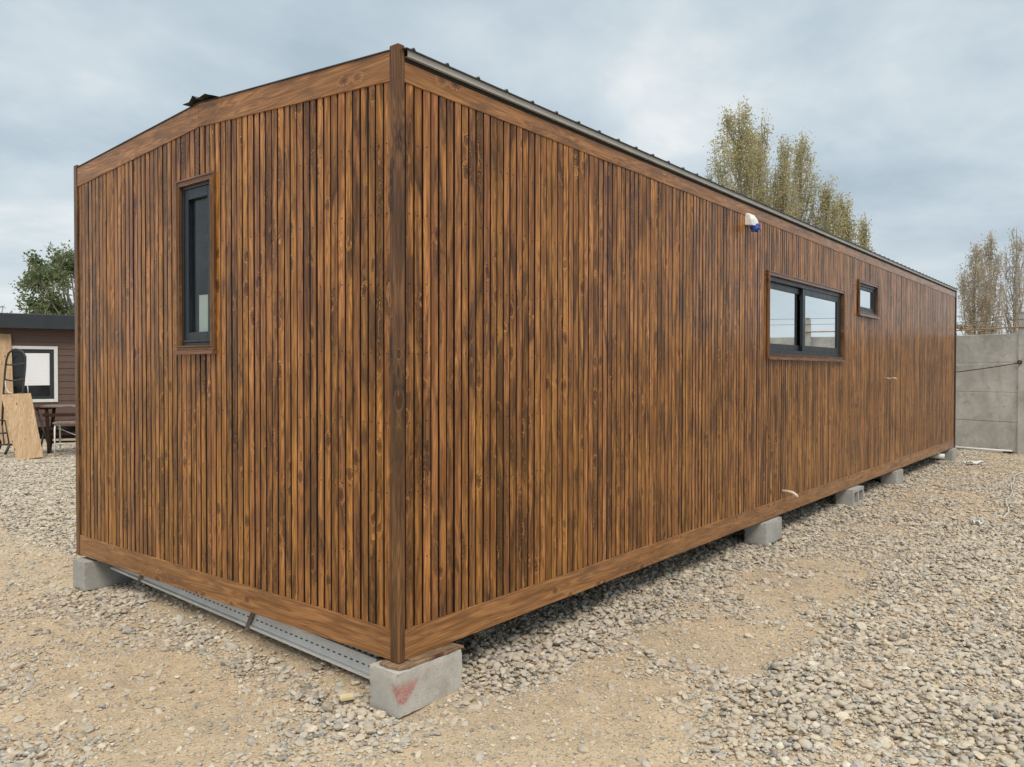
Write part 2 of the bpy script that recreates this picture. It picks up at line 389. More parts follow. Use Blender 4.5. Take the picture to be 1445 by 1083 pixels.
me = bpy.data.meshes.new("ground"); me.vertices.add(len(vs)); me.vertices.foreach_set('co', vs.ravel())
me.loops.add(fs.size); me.loops.foreach_set('vertex_index', fs.ravel().astype(np.int32))
me.polygons.add(len(fs)); me.polygons.foreach_set('loop_start', np.arange(0, fs.size, 4, dtype=np.int32)); me.polygons.foreach_set('loop_total', np.full(len(fs), 4, dtype=np.int32))
me.polygons.foreach_set('use_smooth', np.ones(len(fs), dtype=bool)); me.update(calc_edges=True)
mt, n, p = mat("sandy_dirt")
pos = n.n('ShaderNodeNewGeometry').outputs['Position']
a = n.noise(pos, 0.9, 5, 0.6); b = n.noise(pos, 7, 6, 0.65); c3 = n.noise(pos, 60, 4, 0.6)
c = n.mix(n.rng(a, 0.35, 0.65), (0.62, 0.465, 0.305), (0.54, 0.41, 0.275))
c = n.mix(n.rng(b, 0.42, 0.72, 0, 0.55), c, (0.38, 0.295, 0.205))
c = n.mix(n.rng(b, 0.5, 0.25, 0, 0.5), c, (0.64, 0.52, 0.36))
c = n.mix(n.rng(c3, 0.5, 0.75, 0, 0.45), c, (0.33, 0.26, 0.19))
v1 = n.voro(pos, 95); pick = n.rng(n.sep(v1['Color'])[0], 0.62, 0.68)
peb = n.math('MULTIPLY', n.rng(v1['Distance'], 0.42, 0.25), pick)
c = n.mix(n.math('MULTIPLY', peb, 0.8), c, n.ramp(n.sep(v1['Color'])[1], [(0, (0.28, 0.265, 0.24)), (0.5, (0.48, 0.43, 0.35)), (1, (0.64, 0.59, 0.49))]))
n.put(p.inputs['Base Color'], c); p.inputs['Roughness'].default_value = 0.95; p.inputs['Specular IOR Level'].default_value = 0.2
hh = n.math('ADD', n.math('ADD', n.math('MULTIPLY', b, 1.6), n.math('MULTIPLY', c3, 0.5)), n.math('MULTIPLY', peb, 0.5))
n.put(p.inputs['Normal'], n.bump(hh, 1.0, 0.016))
me.materials.append(mt)
ground = bpy.data.objects.new("ground", me); COL.objects.link(ground); tag(ground, kind='structure')

# ------------------------------------------------------------------ cabin
CX, CY = 12.675, 3.235
ZB, ZT, ZR = 0.21, 2.855, 2.962          # bottom edge, eave, ridge
YR = CY/2
def ztop(y): return ZT+(ZR-ZT)*(1-abs(y-YR)/YR)
cabin = empty("wooden_cabin", (CX/2, YR, ZB))
tag(cabin, "long flat cabin clad in brown stained vertical wooden slats, standing on concrete blocks", "cabin")
SR = 0.009                                # slat face behind the post arris
# openings: (a0, a1, z0, z1) along the wall
G_WIN = [(1.485, 1.815, 1.615, 2.520)]
L_WIN = [(4.255, 6.345, 1.625, 2.295), (6.945, 7.680, 2.145, 2.470)]

def slats(name, length, gable, holes):
    mb = MB(); pitch = 0.0515; a = 0.052
    cnt = int((length-0.104)/pitch); pitch = (length-0.104)/cnt
    for i in range(cnt):
        c = a+(i+0.5)*pitch+random.uniform(-.0012, .0012); hw = 0.0209+random.uniform(-.0007, .0006)
        d = SR+random.uniform(-.0015, .0015); tilt = random.uniform(-.0012, .0012); lean = random.uniform(-.0008, .0008)
        top = (ztop(c)-0.05) if gable else 2.80
        segs = [(ZB+0.05, top)]
        for (h0, h1, z0, z1) in holes:
            if c+hw > h0-0.01 and c-hw < h1+0.01:
                segs = [(ZB+0.05, z0-0.012), (z1+0.012, top)]
        for z0, z1 in segs:
            prof = [(-hw, 0.017), (-hw, 0.0014-tilt), (-hw+0.0016, 0-tilt), (hw-0.0016, tilt), (hw, 0.0014+tilt), (hw, 0.017)]
            ring = []
            for zz in (z0, z1):
                sh = lean*(zz-1.5)
                for q, dep in prof:
                    if gable: ring.append((d+dep, c+q+sh, zz))
                    else: ring.append((c+q+sh, d+dep, zz))
            vs2 = ring; k = 6; fcs = []
            for j in range(k-1):
                fcs.append((j, j+1, k+j+1, k+j) if not gable else (j+1, j, k+j, k+j+1))
            top_f = tuple(range(k, 2*k)); fcs.append(top_f)
            ax = 1 if gable else 0
            mb.mesh(vs2, fcs, 0, lambda P, c=c, ax=ax: (P[ax]-c, P[2])); mb.mi[-6] = 1; mb.mi[-2] = 1
    return mb.build(name, [M_slat, M_groove], cabin)
slats("siding", CY, True, G_WIN)
slats("siding", CX, False, L_WIN)

def wall_with_holes(mb, length, holes, z0, z1, gable, d0, d1, mi=0):
    cuts = sorted({0.03, length-0.03, *[h for q in holes for h in q[:2]]})
    for a0, a1 in zip(cuts[:-1], cuts[1:]):
        mid = (a0+a1)/2; hs = [h for h in holes if h[0] <= mid <= h[1]]
        segs = [(z0, z1)] if not hs else [(z0, hs[0][2]), (hs[0][3], z1)]
        for s0, s1 in segs:
            if gable: mb.box(d0, d1, a0, a1, s0, s1, mi)
            else: mb.box(a0, a1, d0, d1, s0, s1, mi)
mb = MB()
wall_with_holes(mb, CX, L_WIN, ZB+0.03, 2.83, False, SR+0.016, 0.08)
mb.build("wall", M_groove, cabin)
mb = MB()
wall_with_holes(mb, CY-0.17, [(a-0.085, b-0.085, c0, d0) for a, b, c0, d0 in G_WIN], ZB+0.03, 2.83, True, SR+0.016, 0.08)
mb.v = [(x, y+0.085, z) for x, y, z in mb.v]
mb.build("wall", M_groove, cabin)
# plain boarded far walls
def hor(ax): return lambda P: (P[2], P[ax])
mb = MB(); mb.box(0.085, CX-0.085, CY-0.07, CY-0.012, ZB+0.03, 2.83, 0, lambda P: (P[0] % 0.0515, P[2])); mb.build("wall", M_board, cabin)
mb = MB(); mb.box(CX-0.07, CX-0.012, 0.085, CY-0.085, ZB+0.03, 2.83, 0, lambda P: (P[1] % 0.0515, P[2])); mb.build("wall", M_board, cabin)
mb = MB(); mb.box(0.03, CX-0.03, 0.03, CY-0.03, ZB+0.012, ZB+0.028)
for xx in np.arange(0.6, 12.4, 1.2): mb.box(xx, xx+0.06, 0.25, CY-0.25, ZB-0.045, ZB+0.010)
mb.build("floor_frame", M_under, cabin)
# room behind the narrow window: white corrugated screen standing inside
mb = MB()
pr = []
for k in range(57):
    yy = 1.535+k*0.0034; pr.append((0.066+0.006*math.sin(k*1.45), yy))
for (xa, ya), (xb, yb) in zip(pr[:-1], pr[1:]): mb.face([(xa, ya, 1.66), (xb, yb, 1.66), (xb, yb, 1.905), (xa, ya, 1.905)])
mb.build("corrugated_screen", M_curtain, cabin)

# corner posts
def post(x0, x1, y0, y1, m_, bev=0.004):
    mb = MB(); mb.box(x0, x1, y0, y1, ZB-0.006, 2.876, 0, lambda P: (P[0]+P[1]*1.3, P[2])); mb.build("corner_post", m_, cabin, bevel=bev)
post(0, 0.040, 0, 0.056, M_post); post(0, 0.040, CY-0.050, CY, M_post)
post(CX-0.06, CX, -0.004, 0.05, M_endpost); post(CX-0.05, CX, CY-0.05, CY, M_post)
# top boards on the gable, meeting at the ridge
FX0, FX1 = 0.0035, 0.020
def ub(P): return (P[2]*1.0, P[1])
for ya, yb in ((0.0565, YR-0.001), (YR+0.001, CY-0.0505)):
    mb = MB()
    pl = [(ya, ztop(ya)-0.132), (yb, ztop(yb)-0.132), (yb, ztop(yb)-0.004), (ya, ztop(ya)-0.004)]
    mb.prism([(FX0, a, b) for a, b in pl][::-1], (FX1-FX0, 0, 0), 0, ub); mb.build("fascia_board", M_board, cabin, bevel=0.002)
# bottom boards
def boards(cuts, z0, z1, gable, d0=0.003, name="skirt_board"):
    for a0, a1 in zip(cuts[:-1], cuts[1:]):
        mb = MB(); dd = d0+random.uniform(0, .0015)
        if gable: mb.box(dd, 0.02, a0+0.0007, a1-0.0007, z0, z1, 0, lambda P: (P[2], P[1]))
        else: mb.box(a0+0.0007, a1-0.0007, dd, 0.02, z0, z1, 0, lambda P: (P[2], P[0]))
        mb.build(name, M_board, cabin, bevel=0.002)
boards([0.0565, 2.52, CY-0.0505], ZB, ZB+0.134, True)
boards([0.0405, 0.62, 3.2, 6.35, 9.4, CX-0.061], ZB, ZB+0.132, False)
boards([0.0405, 3.88, 7.9, CX-0.061], 2.722, 2.808, False, 0.003, "fascia_board")
# eave flashing with the shadow gap under it as a solid black strip, roof sheet with ribs, ridge cap
mb = MB()
mb.box(0.042, CX-0.062, -0.016, -0.0135, 2.826, 2.853); mb.box(0.042, CX-0.062, -0.013, 0.0, 2.826, 2.8285)
mb.build("eave_flashing", M_flash, cabin)
mb = MB(); mb.box(0.042, CX-0.062, 0.004, 0.03, 2.8085, 2.85); mb.build("eave_gap_shade", M_black, cabin)
mb = MB()
t = 0.004
for sgn in (0, 1):
    ya, yb = (-0.028, YR) if not sgn else (CY+0.028, YR)
    za, zb = 2.853, ZR-0.002
    mb.hexa([(0.024, ya, za), (CX+0.02, ya, za), (CX+0.02, yb, zb), (0.024, yb, zb), (0.024, ya, za+t), (CX+0.02, ya, za+t), (CX+0.02, yb, zb+t), (0.024, yb, zb+t)])
    for k in range(60):
        xr = 0.064+k*0.2118
        if xr > CX: break
        pf = [(xr-0.011, 0.0035), (xr-0.002, 0.013), (xr+0.002, 0.013), (xr+0.011, 0.0035)]
        P = [(x, ya-(0.004 if not sgn else -0.004), za+h) for x, h in pf]+[(x, yb, zb+h) for x, h in pf]
        mb.mesh(P, [(0, 1, 2, 3), (4, 7, 6, 5), (0, 4, 5, 1), (1, 5, 6, 2), (2, 6, 7, 3)])
# dark drip edge over the gable boards
for ya, yb in ((0.057, YR), (YR, CY-0.051)):
    mb.hexa([(-0.002, ya, ztop(ya)-0.0035), (0.0235, ya, ztop(ya)-0.0035), (0.0235, yb, ztop(yb)-0.0035), (-0.002, yb, ztop(yb)-0.0035),
             (-0.002, ya, ztop(ya)+0.001), (0.0235, ya, ztop(ya)+0.001), (0.0235, yb, ztop(yb)+0.001), (-0.002, yb, ztop(yb)+0.001)])
mb.build("roof", M_roof, cabin)
mb = MB()
prof = [(YR+0.092, 2.962), (YR+0.055, 2.971), (YR+0.018, 2.987), (YR-0.006, 2.992), (YR-0.026, 2.982), (YR-0.036, 2.969), (YR-0.06, 2.974), (YR-0.13, 2.973), (YR-0.17, 2.964), (YR-0.21, 2.953)]
pv = []
for j, xx in enumerate([-0.035, 0.02, 0.10, 0.25, 0.6, CX]):
    k = 1.0 if j < 3 else 0.4
    for q, (yy, zz) in enumerate(prof):
        base = ztop(yy)+0.005; zz2 = base+(zz-base)*k+(random.uniform(-.004, .004) if j < 4 else 0)
        pv.append((xx+(random.uniform(-.012, .012) if j == 0 else 0), yy, zz2))
nq = len(prof); low = [(x, y, z-0.003) for x, y, z in pv]
mb.mesh(pv, [(j*nq+q, j*nq+q+1, (j+1)*nq+q+1, (j+1)*nq+q) for j in range(5) for q in range(nq-1)])
mb.mesh(low, [(j*nq+q+1, j*nq+q, (j+1)*nq+q, (j+1)*nq+q+1) for j in range(5) for q in range(nq-1)])
mb.build("ridge_cap", M_roof, cabin)

# windows: frame mesh with panes and moulded trim as sub-parts
def ring(mb, a0, a1, z0, z1, w, d0, d1, gable, mi=0, wz=None):
    wz = wz or w
    def bx(p0, p1, q0, q1):
        if gable: mb.box(d0, d1, p0, p1, q0, q1, mi)
        else: mb.box(p0, p1, d0, d1, q0, q1, mi)
    bx(a0, a0+w, z0, z1); bx(a1-w, a1, z0, z1); bx(a0+w, a1-w, z0, z0+wz); bx(a0+w, a1-w, z1-wz, z1)
def moulding(win, a0, a1, z0, z1, w, gable, name="trim"):
    "moulded casing, proud of the slats, mitred"
    prof = [(0.0, -0.004), (0.0, -0.017), (0.22, -0.019), (0.32, -0.012), (0.72, -0.013), (0.84, -0.019), (1.0, -0.019), (1.0, 0.05)]
    # prof: (fraction from outer edge to inner edge, depth)
    cor = [((a0-w, z0-w), (a0, z0)), ((a1+w, z0-w), (a1, z0)), ((a1+w, z1+w), (a1, z1)), ((a0-w, z1+w), (a0, z1))]
    def pt(k, fr, d):
        (oa, oz), (ia, iz) = cor[k]
        a_, z_ = oa+(ia-oa)*fr, oz+(iz-oz)*fr
        return (SR+d, a_, z_) if gable else (a_, SR+d, z_)
    for k in range(4):
        mb = MB() if k == 0 else mb
        k2 = (k+1) % 4; m_ = len(prof)
        P = [pt(k, *q) for q in prof]+[pt(k2, *q) for q in prof]
        horiz = k in (0, 2)
        def uvf(Q, horiz=horiz):
            A = Q[1] if gable else Q[0]
            return (Q[2], A) if horiz else (A, Q[2])
        mb.mesh(P, [(i, m_+i, m_+i+1, i+1) if not gable else (i, i+1, m_+i+1, m_+i) for i in range(m_-1)], 0, uvf)
    # drip ledge under the window
    if gable: mb.box(SR-0.034, SR-0.004, a0-w-0.006, a1+w+0.006, z0-w-0.012, z0-w+0.010, 0, lambda Q: (Q[2], Q[1]))
    else: mb.box(a0-w-0.006, a1+w+0.006, SR-0.034, SR-0.004, z0-w-0.012, z0-w+0.010, 0, lambda Q: (Q[2], Q[0]))
    mb.build(name, M_trim, win)
# narrow gable window
a0, a1, z0, z1 = G_WIN[0]
mb = MB(); ring(mb, a0, a1, z0, z1, 0.018, 0.008, 0.085, True); ring(mb, a0+0.0185, a1-0.0185, z0+0.0185, z1-0.0185, 0.044, 0.013, 0.078, True, wz=0.058)
mb.box(0.002, 0.05, a0+0.02, a1-0.02, z0+0.0185, z0+0.032)
win = mb.build("window", M_frame, cabin, bevel=0.003)
mb = MB(); mb.box(0.034, 0.038, a0+0.060, a1-0.060, z0+0.074, z1-0.074); mb.build("pane", M_glass_dark, win)
moulding(win, a0, a1, z0, z1, 0.038, True)
# sliding window
a0, a1, z0, z1 = L_WIN[0]
mb = MB(); ring(mb, a0, a1, z0, z1, 0.045, 0.020, 0.085, False, wz=0.04)
ring(mb, a0+0.0455, 5.30, z0+0.0405, z1-0.0405, 0.065, 0.052, 0.078, False, wz=0.055)
ring(mb, 5.17, a1-0.0455, z0+0.0405, z1-0.0405, 0.07, 0.024, 0.0505, False, wz=0.055)
win = mb.build("window", M_frame, cabin, bevel=0.003)
mb = MB(); mb.box(a0+0.108, 5.237, 0.064, 0.068, z0+0.094, z1-0.094); mb.build("pane", M_glass_mirror, win)
mb = MB(); mb.box(5.238, a1-0.1135, 0.036, 0.040, z0+0.094, z1-0.094); mb.build("pane", M_glass_mirror, win)
moulding(win, a0, a1, z0, z1, 0.036, False)
# small high window
a0, a1, z0, z1 = L_WIN[1]
mb = MB(); ring(mb, a0, a1, z0, z1, 0.035, 0.014, 0.085, False, wz=0.03); ring(mb, a0+0.0355, a1-0.0355, z0+0.0305, z1-0.0305, 0.05, 0.022, 0.078, False, wz=0.036)
win = mb.build("window", M_frame, cabin, bevel=0.003)
mb = MB(); mb.box(a0+0.084, a1-0.084, 0.034, 0.038, z0+0.065, z1-0.065); mb.build("pane", M_glass_mirror, win)
moulding(win, a0, a1, z0, z1, 0.034, False)

# blue power inlet under a white hood
mb = MB()
sec = [(0.0, 2.742, 0.018, 0.040), (0.0, 2.724, 0.052, 0.047), (0.0, 2.686, 0.080, 0.051), (0.0, 2.645, 0.096, 0.052)]
pv = []
for (_, zz, dep, hw) in sec:
    for q in range(9):
        a_ = math.pi*q/8
        pv.append((3.80-hw*math.cos(a_), SR-0.002-dep*(math.sin(a_)**0.55 if 0 < q < 8 else 0), zz-(0.018*math.sin(a_) if zz < 2.65 else 0)))
fc = [(j*9+q, j*9+q+1, (j+1)*9+q+1, (j+1)*9+q) for j in range(3) for q in range(8)]
mb.mesh(pv, [tuple(reversed(f)) for f in fc]+[tuple(range(9)), tuple(reversed(range(27, 36)))])
inlet = mb.build("power_inlet", M_white, cabin, smooth=False, bevel=0.004)
mb = MB()
c0 = Vector((3.80, -0.050, 2.640)); ax = Vector((0.0, -0.33, -0.94)).normalized()
mb.tube([c0+ax*0.0, c0+ax*0.016, c0+ax*0.017, c0+ax*0.032], [0.040, 0.040, 0.034, 0.034], 16)
mb.tube([c0+ax*0.0325, c0+ax*0.040], [0.038, 0.038], 16)
mb.box(3.830, 3.846, -0.068, -0.044, 2.592, 2.624)
mb.build("inlet_cap", M_blue, inlet, bevel=0.002)
# pipes through the wall
for xx in (8.02, 8.33):
    mb = MB(); mb.tube([(xx, 0.03, 1.394), (xx, -0.05, 1.394), (xx+0.01, -0.064, 1.388), (xx+0.012, -0.070, 1.373)], 0.0095, 10); mb.build("pipe_stub", M_copper, cabin, smooth=True)
mb = MB(); mb.tube([(4.62, 0.03, 0.412), (4.622, -0.05, 0.412), (4.63, -0.08, 0.405), (4.64, -0.105, 0.385), (4.645, -0.118, 0.365)], [0.013, 0.013, 0.013, 0.014, 0.014], 12)
mb.build("drain_pipe", M_pvc, cabin, smooth=True)
mb = MB(); mb.tube([(11.62, 0.2, 0.14), (11.62, -0.03, 0.14)], 0.04, 14); mb.build("drain_pipe", M_white, cabin, smooth=True)

# ------------------------------------------------------------------ concrete blocks
def block_mesh(cores):
    mb = MB(); L_, W_, H_ = 0.40, 0.185, 0.19
    if not cores:
        mb.box(0, L_, 0, W_, 0, H_); return mb
    t_ = 0.034; xs = [0, t_, (L_-t_)/2, (L_+t_)/2, L_-t_, L_]; zs = [0, t_, H_-t_, H_]
    # openings run along y: two cavities
    for i in range(5):
        for j in range(3):
            if j == 1 and i in (1, 3): continue
            x0, x1, q0, q1 = xs[i], xs[i+1], zs[j], zs[j+1]
            mb.face([(x0, 0, q0), (x1, 0, q0), (x1, 0, q1), (x0, 0, q1)]); mb.face([(x1, W_, q0), (x0, W_, q0), (x0, W_, q1), (x1, W_, q1)])
    mb.face([(0, 0, 0), (0, 0, H_), (0, W_, H_), (0, W_, 0)]); mb.face([(L_, 0, 0), (L_, W_, 0), (L_, W_, H_), (L_, 0, H_)])
    mb.face([(0, 0, H_), (L_, 0, H_), (L_, W_, H_), (0, W_, H_)]); mb.face([(0, 0, 0), (0, W_, 0), (L_, W_, 0), (L_, 0, 0)])
    for (x0, x1) in ((xs[1], xs[2]), (xs[3], xs[4])):
        q0, q1 = zs[1], zs[2]
        for A, B in (((x0, q0), (x0, q1)), ((x0, q1), (x1, q1)), ((x1, q1), (x1, q0)), ((x1, q0), (x0, q0))):
            mb.face([(A[0], 0, A[1]), (A[0], W_, A[1]), (B[0], W_, B[1]), (B[0], 0, B[1])])
    return mb
GB = "concrete blocks under the cabin"
b1 = block_mesh(False).build("concrete_block", M_block, origin=(0, 0, 0))
b1.location = (0, 0, 0); del b1['wloc']
def rough_edges(ob, seed):
    "worn arrises and small chips"
    import bmesh
    bm = bmesh.new(); bm.from_mesh(ob.data)
    bmesh.ops.subdivide_edges(bm, edges=bm.edges[:], cuts=13, use_grid_fill=True)
    for v_ in bm.verts:
        c_ = v_.co; dd = [min(c_.x, 0.40-c_.x), min(c_.y, 0.185-c_.y), min(c_.z, 0.19-c_.z)]
        edge = sorted(dd)[1]                       # distance to the nearest arris
        k_ = max(0.0, 1-edge/0.02)
        nn_ = mnoise.noise(c_*26+Vector((seed, 0, 0)))*0.5+0.5; n2_ = mnoise.noise(c_*70+Vector((0, seed, 0)))
        off = k_*(0.0015+0.012*max(0, nn_-0.52)*2)+0.0006*n2_
        v_.co += (Vector((0.2, 0.0925, 0.095))-c_).normalized()*off
    bm.to_mesh(ob.data); bm.free()
rough_edges(b1, 3)
specs = [(-0.050, -0.052, -0.002, 0.0, "pale concrete block with a red paint smear under the near corner of the cabin"),
         (-0.045, 2.995, 0.0, 0.0, "concrete block under the far corner of the short gable side of the cabin"),
         (4.135, -0.030, 0.008, 0.02, "solid concrete block under the long side below the white drain pipe"),
         (6.56, -0.060, 0.010, 0.0, "hollow concrete block with open cavities under the long side of the cabin"),
         (8.56, -0.028, 0.008, 0.015, "solid concrete block under the long side just past the hollow one"),
         (12.26, -0.030, 0.008, 0.0, "concrete block under the far end of the long side near the grey panel wall")]
for i, (x, y, z, rz, lb) in enumerate(specs):
    if i == 3: o = block_mesh(True).build("concrete_block", M_block, origin=(0, 0, 0), bevel=0.003); del o['wloc']
    elif i == 0: o = b1
    else: o = b1.copy(); COL.objects.link(o)
    o.location = (x, y, z); o.rotation_euler = (0, 0, rz); tag(o, lb, "concrete block", GB)
b1.material_slots[0].link = 'OBJECT'; b1.material_slots[0].material = M_block_red

# torn wood shim on the near block
M_ply = wood("raw_plywood", (0.70, 0.51, 0.29), (0.60, 0.42, 0.23), (0.36, 0.24, 0.14), 0.40, coat=0.0, rough=0.7, tone=1.05)
M_shim = wood("weathered_shim", (0.45, 0.31, 0.18), (0.33, 0.21, 0.12), (0.14, 0.09, 0.06), 0.9, coat=0.0, rough=0.8)
mb = MB(); rr = random.Random(5)
outl = [(-0.03, 0.09), (-0.034, 0.03), (-0.022, -0.028)]+[(-0.022+0.045*k+rr.uniform(-.008, .008), -0.047+rr.uniform(-.008, .006)) for k in range(1, 9)]+[(0.358, -0.056), (0.352, 0.0), (0.345, 0.09)]
mb.prism([(x, y, 0.1895) for x, y in outl], (0, 0, 0.013), 0, lambda P: (P[1], P[0]))
outl2 = [(0.06, -0.015), (0.16, -0.04), (0.33, -0.045), (0.34, 0.08), (0.06, 0.08)]
mb.prism([(x, y, 0.2028) for x, y in outl2], (0, 0, 0.006), 0, lambda P: (P[1], P[0]))
o = mb.build("wood_shim", M_shim, origin=(0.15, 0.0, 0.1895), bevel=0.002)
tag(o, "torn splintered plywood packing sheet on the red marked block under the cabin corner", "wood shim")

# ------------------------------------------------------------------ bundle of galvanised studs by the gable
M_galv = simple("galvanised_steel", (0.74, 0.71, 0.66), 0.48, metal=0.08, var=0.12, scale=6)
M_slot = simple("punched_slot", (0.03, 0.03, 0.03), 0.8)
M_tape = simple("brown_packing_tape", (0.20, 0.105, 0.055), 0.45, var=0.2)
A = Vector((0.100, 0.225, 0.032)); B = Vector((0.110, 2.95, 0.128))
bund = empty("steel_stud_bundle", A)
tag(bund, "bundle of silver perforated metal studs taped together on the gravel under the gable", "metal studs")
ax = (B-A).normalized(); Ln = (B-A).length; out = Vector((-1, 0, 0)); out = (out-ax*out.dot(ax)).normalized(); upn = ax.cross(out)*-1
if upn.z < 0: upn = -upn
def stud(o_, w, d, lip, lean, name):
    "open channel: face width w, flange depth d, lip"
    oo = (out*math.cos(lean)+upn*math.sin(lean)); uu = (upn*math.cos(lean)-out*math.sin(lean))
    mb = MB(); T = 0.0014; st = A+o_
    pr = [(0, 0), (0.006, 0.0), (0.010, 0.012), (0.0, 0.020), (0.0, w-0.012), (0.009, w-0.006), (0.009, w), (-d, w), (-d, w-lip)]
    pr2 = [(-d, lip), (-d, 0), (0, 0)]
    def strip(q):
        pts = [st+oo*a+uu*b for a, b in q]
        for P, Q in zip(pts[:-1], pts[1:]):
            nn = (Q-P).cross(ax).normalized()*T
            mb.hexa([P, Q, Q+ax*Ln, P+ax*Ln, P+nn, Q+nn, Q+nn+ax*Ln, P+nn+ax*Ln])
    strip(pr); strip(pr2)
    s = 0.05
    while s < Ln-0.05:
        mb.obox(st+ax*s+uu*(w*0.52)+oo*0.0, ax*0.020, uu*0.006, oo*0.0022, 1); s += 0.044
    return mb.build(name, [M_galv, M_slot], bund)
stud(Vector((0, 0, 0)), 0.092, 0.038, 0.010, 0.42, "stud")
stud(out*-0.052+upn*0.030, 0.088, 0.038, 0.010, 0.42, "stud")
for s in (0.03, 1.06, 2.30):
    mb = MB(); oo = (out*math.cos(.42)+upn*math.sin(.42)); uu = (upn*math.cos(.42)-out*math.sin(.42))
    st = A+ax*s
    pts = [st+oo*0.0125+uu*-0.004, st+oo*0.0125+uu*0.097, st+oo*-0.03+uu*0.135, st+oo*-0.085+uu*0.110, st+oo*-0.085+uu*0.0, st+oo*-0.03+uu*-0.008]
    q = len(pts); vs2 = pts+[p_+ax*0.034 for p_ in pts]
    ctr = sum(pts, Vector())/q
    inn = [p_+(ctr-p_).normalized()*0.003 for p_ in pts]; vs2 += inn+[p_+ax*0.034 for p_ in inn]
    fs2 = []
    for i in range(q):
        j = (i+1) % q
        fs2 += [(i, j, q+j, q+i), (2*q+j, 2*q+i, 3*q+i, 3*q+j), (i, 2*q+i, 2*q+j, j), (q+j, 3*q+j, 3*q+i, q+i)]
    mb.mesh(vs2, fs2); mb.build("tape_band", M_tape, bund)

# ------------------------------------------------------------------ concrete panel wall at the far end
W0 = Vector((14.846, 0.335, 0)); wd = Vector((-0.34779, -0.93757, 0)); wn = Vector((-0.93757, 0.34779, 0))   # wn points to the yard
cw = empty("concrete_wall", W0+wd*1.18)
tag(cw, "grey precast concrete panel wall with posts behind the far end of the cabin", "wall")
PS = 2.10
for k in range(-4, 4):
    s = 1.18+k*PS
    mb = MB(); ww = 0.066
    prf = [(-ww, 0.0), (ww, 0.0), (ww, 2.50), (ww*0.75, 2.54), (ww*0.3, 2.565), (-ww*0.3, 2.565), (-ww*0.75, 2.54), (-ww, 2.50)]
    mb.prism([W0+wd*(s+a)+wn*0.035+Vector((0, 0, z-0.05 if z == 0 else z)) for a, z in prf], wn*-0.13)
    mb.build("post", M_wall, cw, bevel=0.006)
    if k < 3:
        for j in range(4):
            z0_ = 0.02+j*0.538; mb = MB()
            mb.obox(W0+wd*(s+ww-0.01)+Vector((0, 0, z0_+0.003))+wn*random.uniform(-.003, .003), wd*(PS-2*ww+0.02), wn*-0.045, Vector((0, 0, 0.5365)))
            mb.build("panel", M_wall, cw, bevel=0.011)
M_rust = simple("rusty_rod", (0.36, 0.20, 0.10), 0.7, var=0.3)
mb = MB(); mb.tube([W0+wd*s+wn*0.045+Vector((0, 0, z)) for s, z in ((-3.2, 2.255), (-1.0, 2.262), (0, 2.268), (1.25, 2.283), (3.4, 2.27))], 0.012, 8)
o = mb.build("metal_rod", M_rust, origin=W0+wd*1.18+Vector((0, 0, 2.28)), smooth=True); tag(o, "thin rusty orange rod running just above the concrete wall", "rod")
M_wire = simple("dark_wire", (0.05, 0.05, 0.05), 0.5)
for zz, lb in ((2.42, "lower thin grey wire strung along the concrete wall posts"), (2.535, "upper thin grey wire strung along the concrete wall posts")):
    mb = MB(); mb.tube([W0+wd*(1.18+k*PS)+wn*0.04+Vector((0, 0, zz)) for k in range(-4, 4)], 0.0035, 6)
    o = mb.build("fence_wire", M_wire, origin=W0+Vector((0, 0, zz)), smooth=True); tag(o, lb, "wire", "wires on the concrete wall")
M_cab = simple("black_cable", (0.012, 0.012, 0.013), 0.5)
mb = MB(); cp = []
for k in range(25):
    t_ = k/24; s = 1.13-t_*3.0; z = 1.635-0.30*t_-0.22*(t_*(1-t_))
    cp.append(W0+wd*s+wn*0.05+Vector((0, 0, z)))
mb.tube(cp, 0.008, 8)
kn = W0+wd*1.15+wn*0.055+Vector((0, 0, 1.65)); lp = []
for k in range(30):
    a_ = k*0.75; lp.append(kn+wd*(0.035*math.cos(a_)+0.004*math.sin(k*1.9))+Vector((0, 0, 0.03*math.sin(a_)))+wn*0.008*math.sin(k*0.9))
mb.tube(lp, 0.008, 6)
o = mb.build("cable", M_cab, origin=kn, smooth=True); tag(o, "black cable tied to the wall post and sagging across the concrete panels", "cable")
mb = MB(); ca, cb = Vector((14.56, 0.55, 0.055)), Vector((14.30, -0.63, 0.05)); mb.tube([ca, ca.lerp(cb, .5)+Vector((0, 0, -.004)), cb], 0.022, 12)
mb.tube([cb+(cb-ca).normalized()*0.001, cb+(cb-ca).normalized()*0.004], 0.026, 12)
o = mb.build("white_pipe", M_white, origin=(14.43, -0.04, 0.03), smooth=True); tag(o, "straight white plastic pipe lying along the foot of the concrete wall", "pipe")
mb = MB(); mb.obox((14.27, -0.66, 0.0), (0.05, 0.14, 0), (-0.06, 0.02, 0), (0, 0, 0.045))
o = mb.build("timber_offcut", M_endpost, origin=(14.27, -0.60, 0.0), bevel=0.004); tag(o, "dark timber offcut on the ground below the white pipe", "offcut")

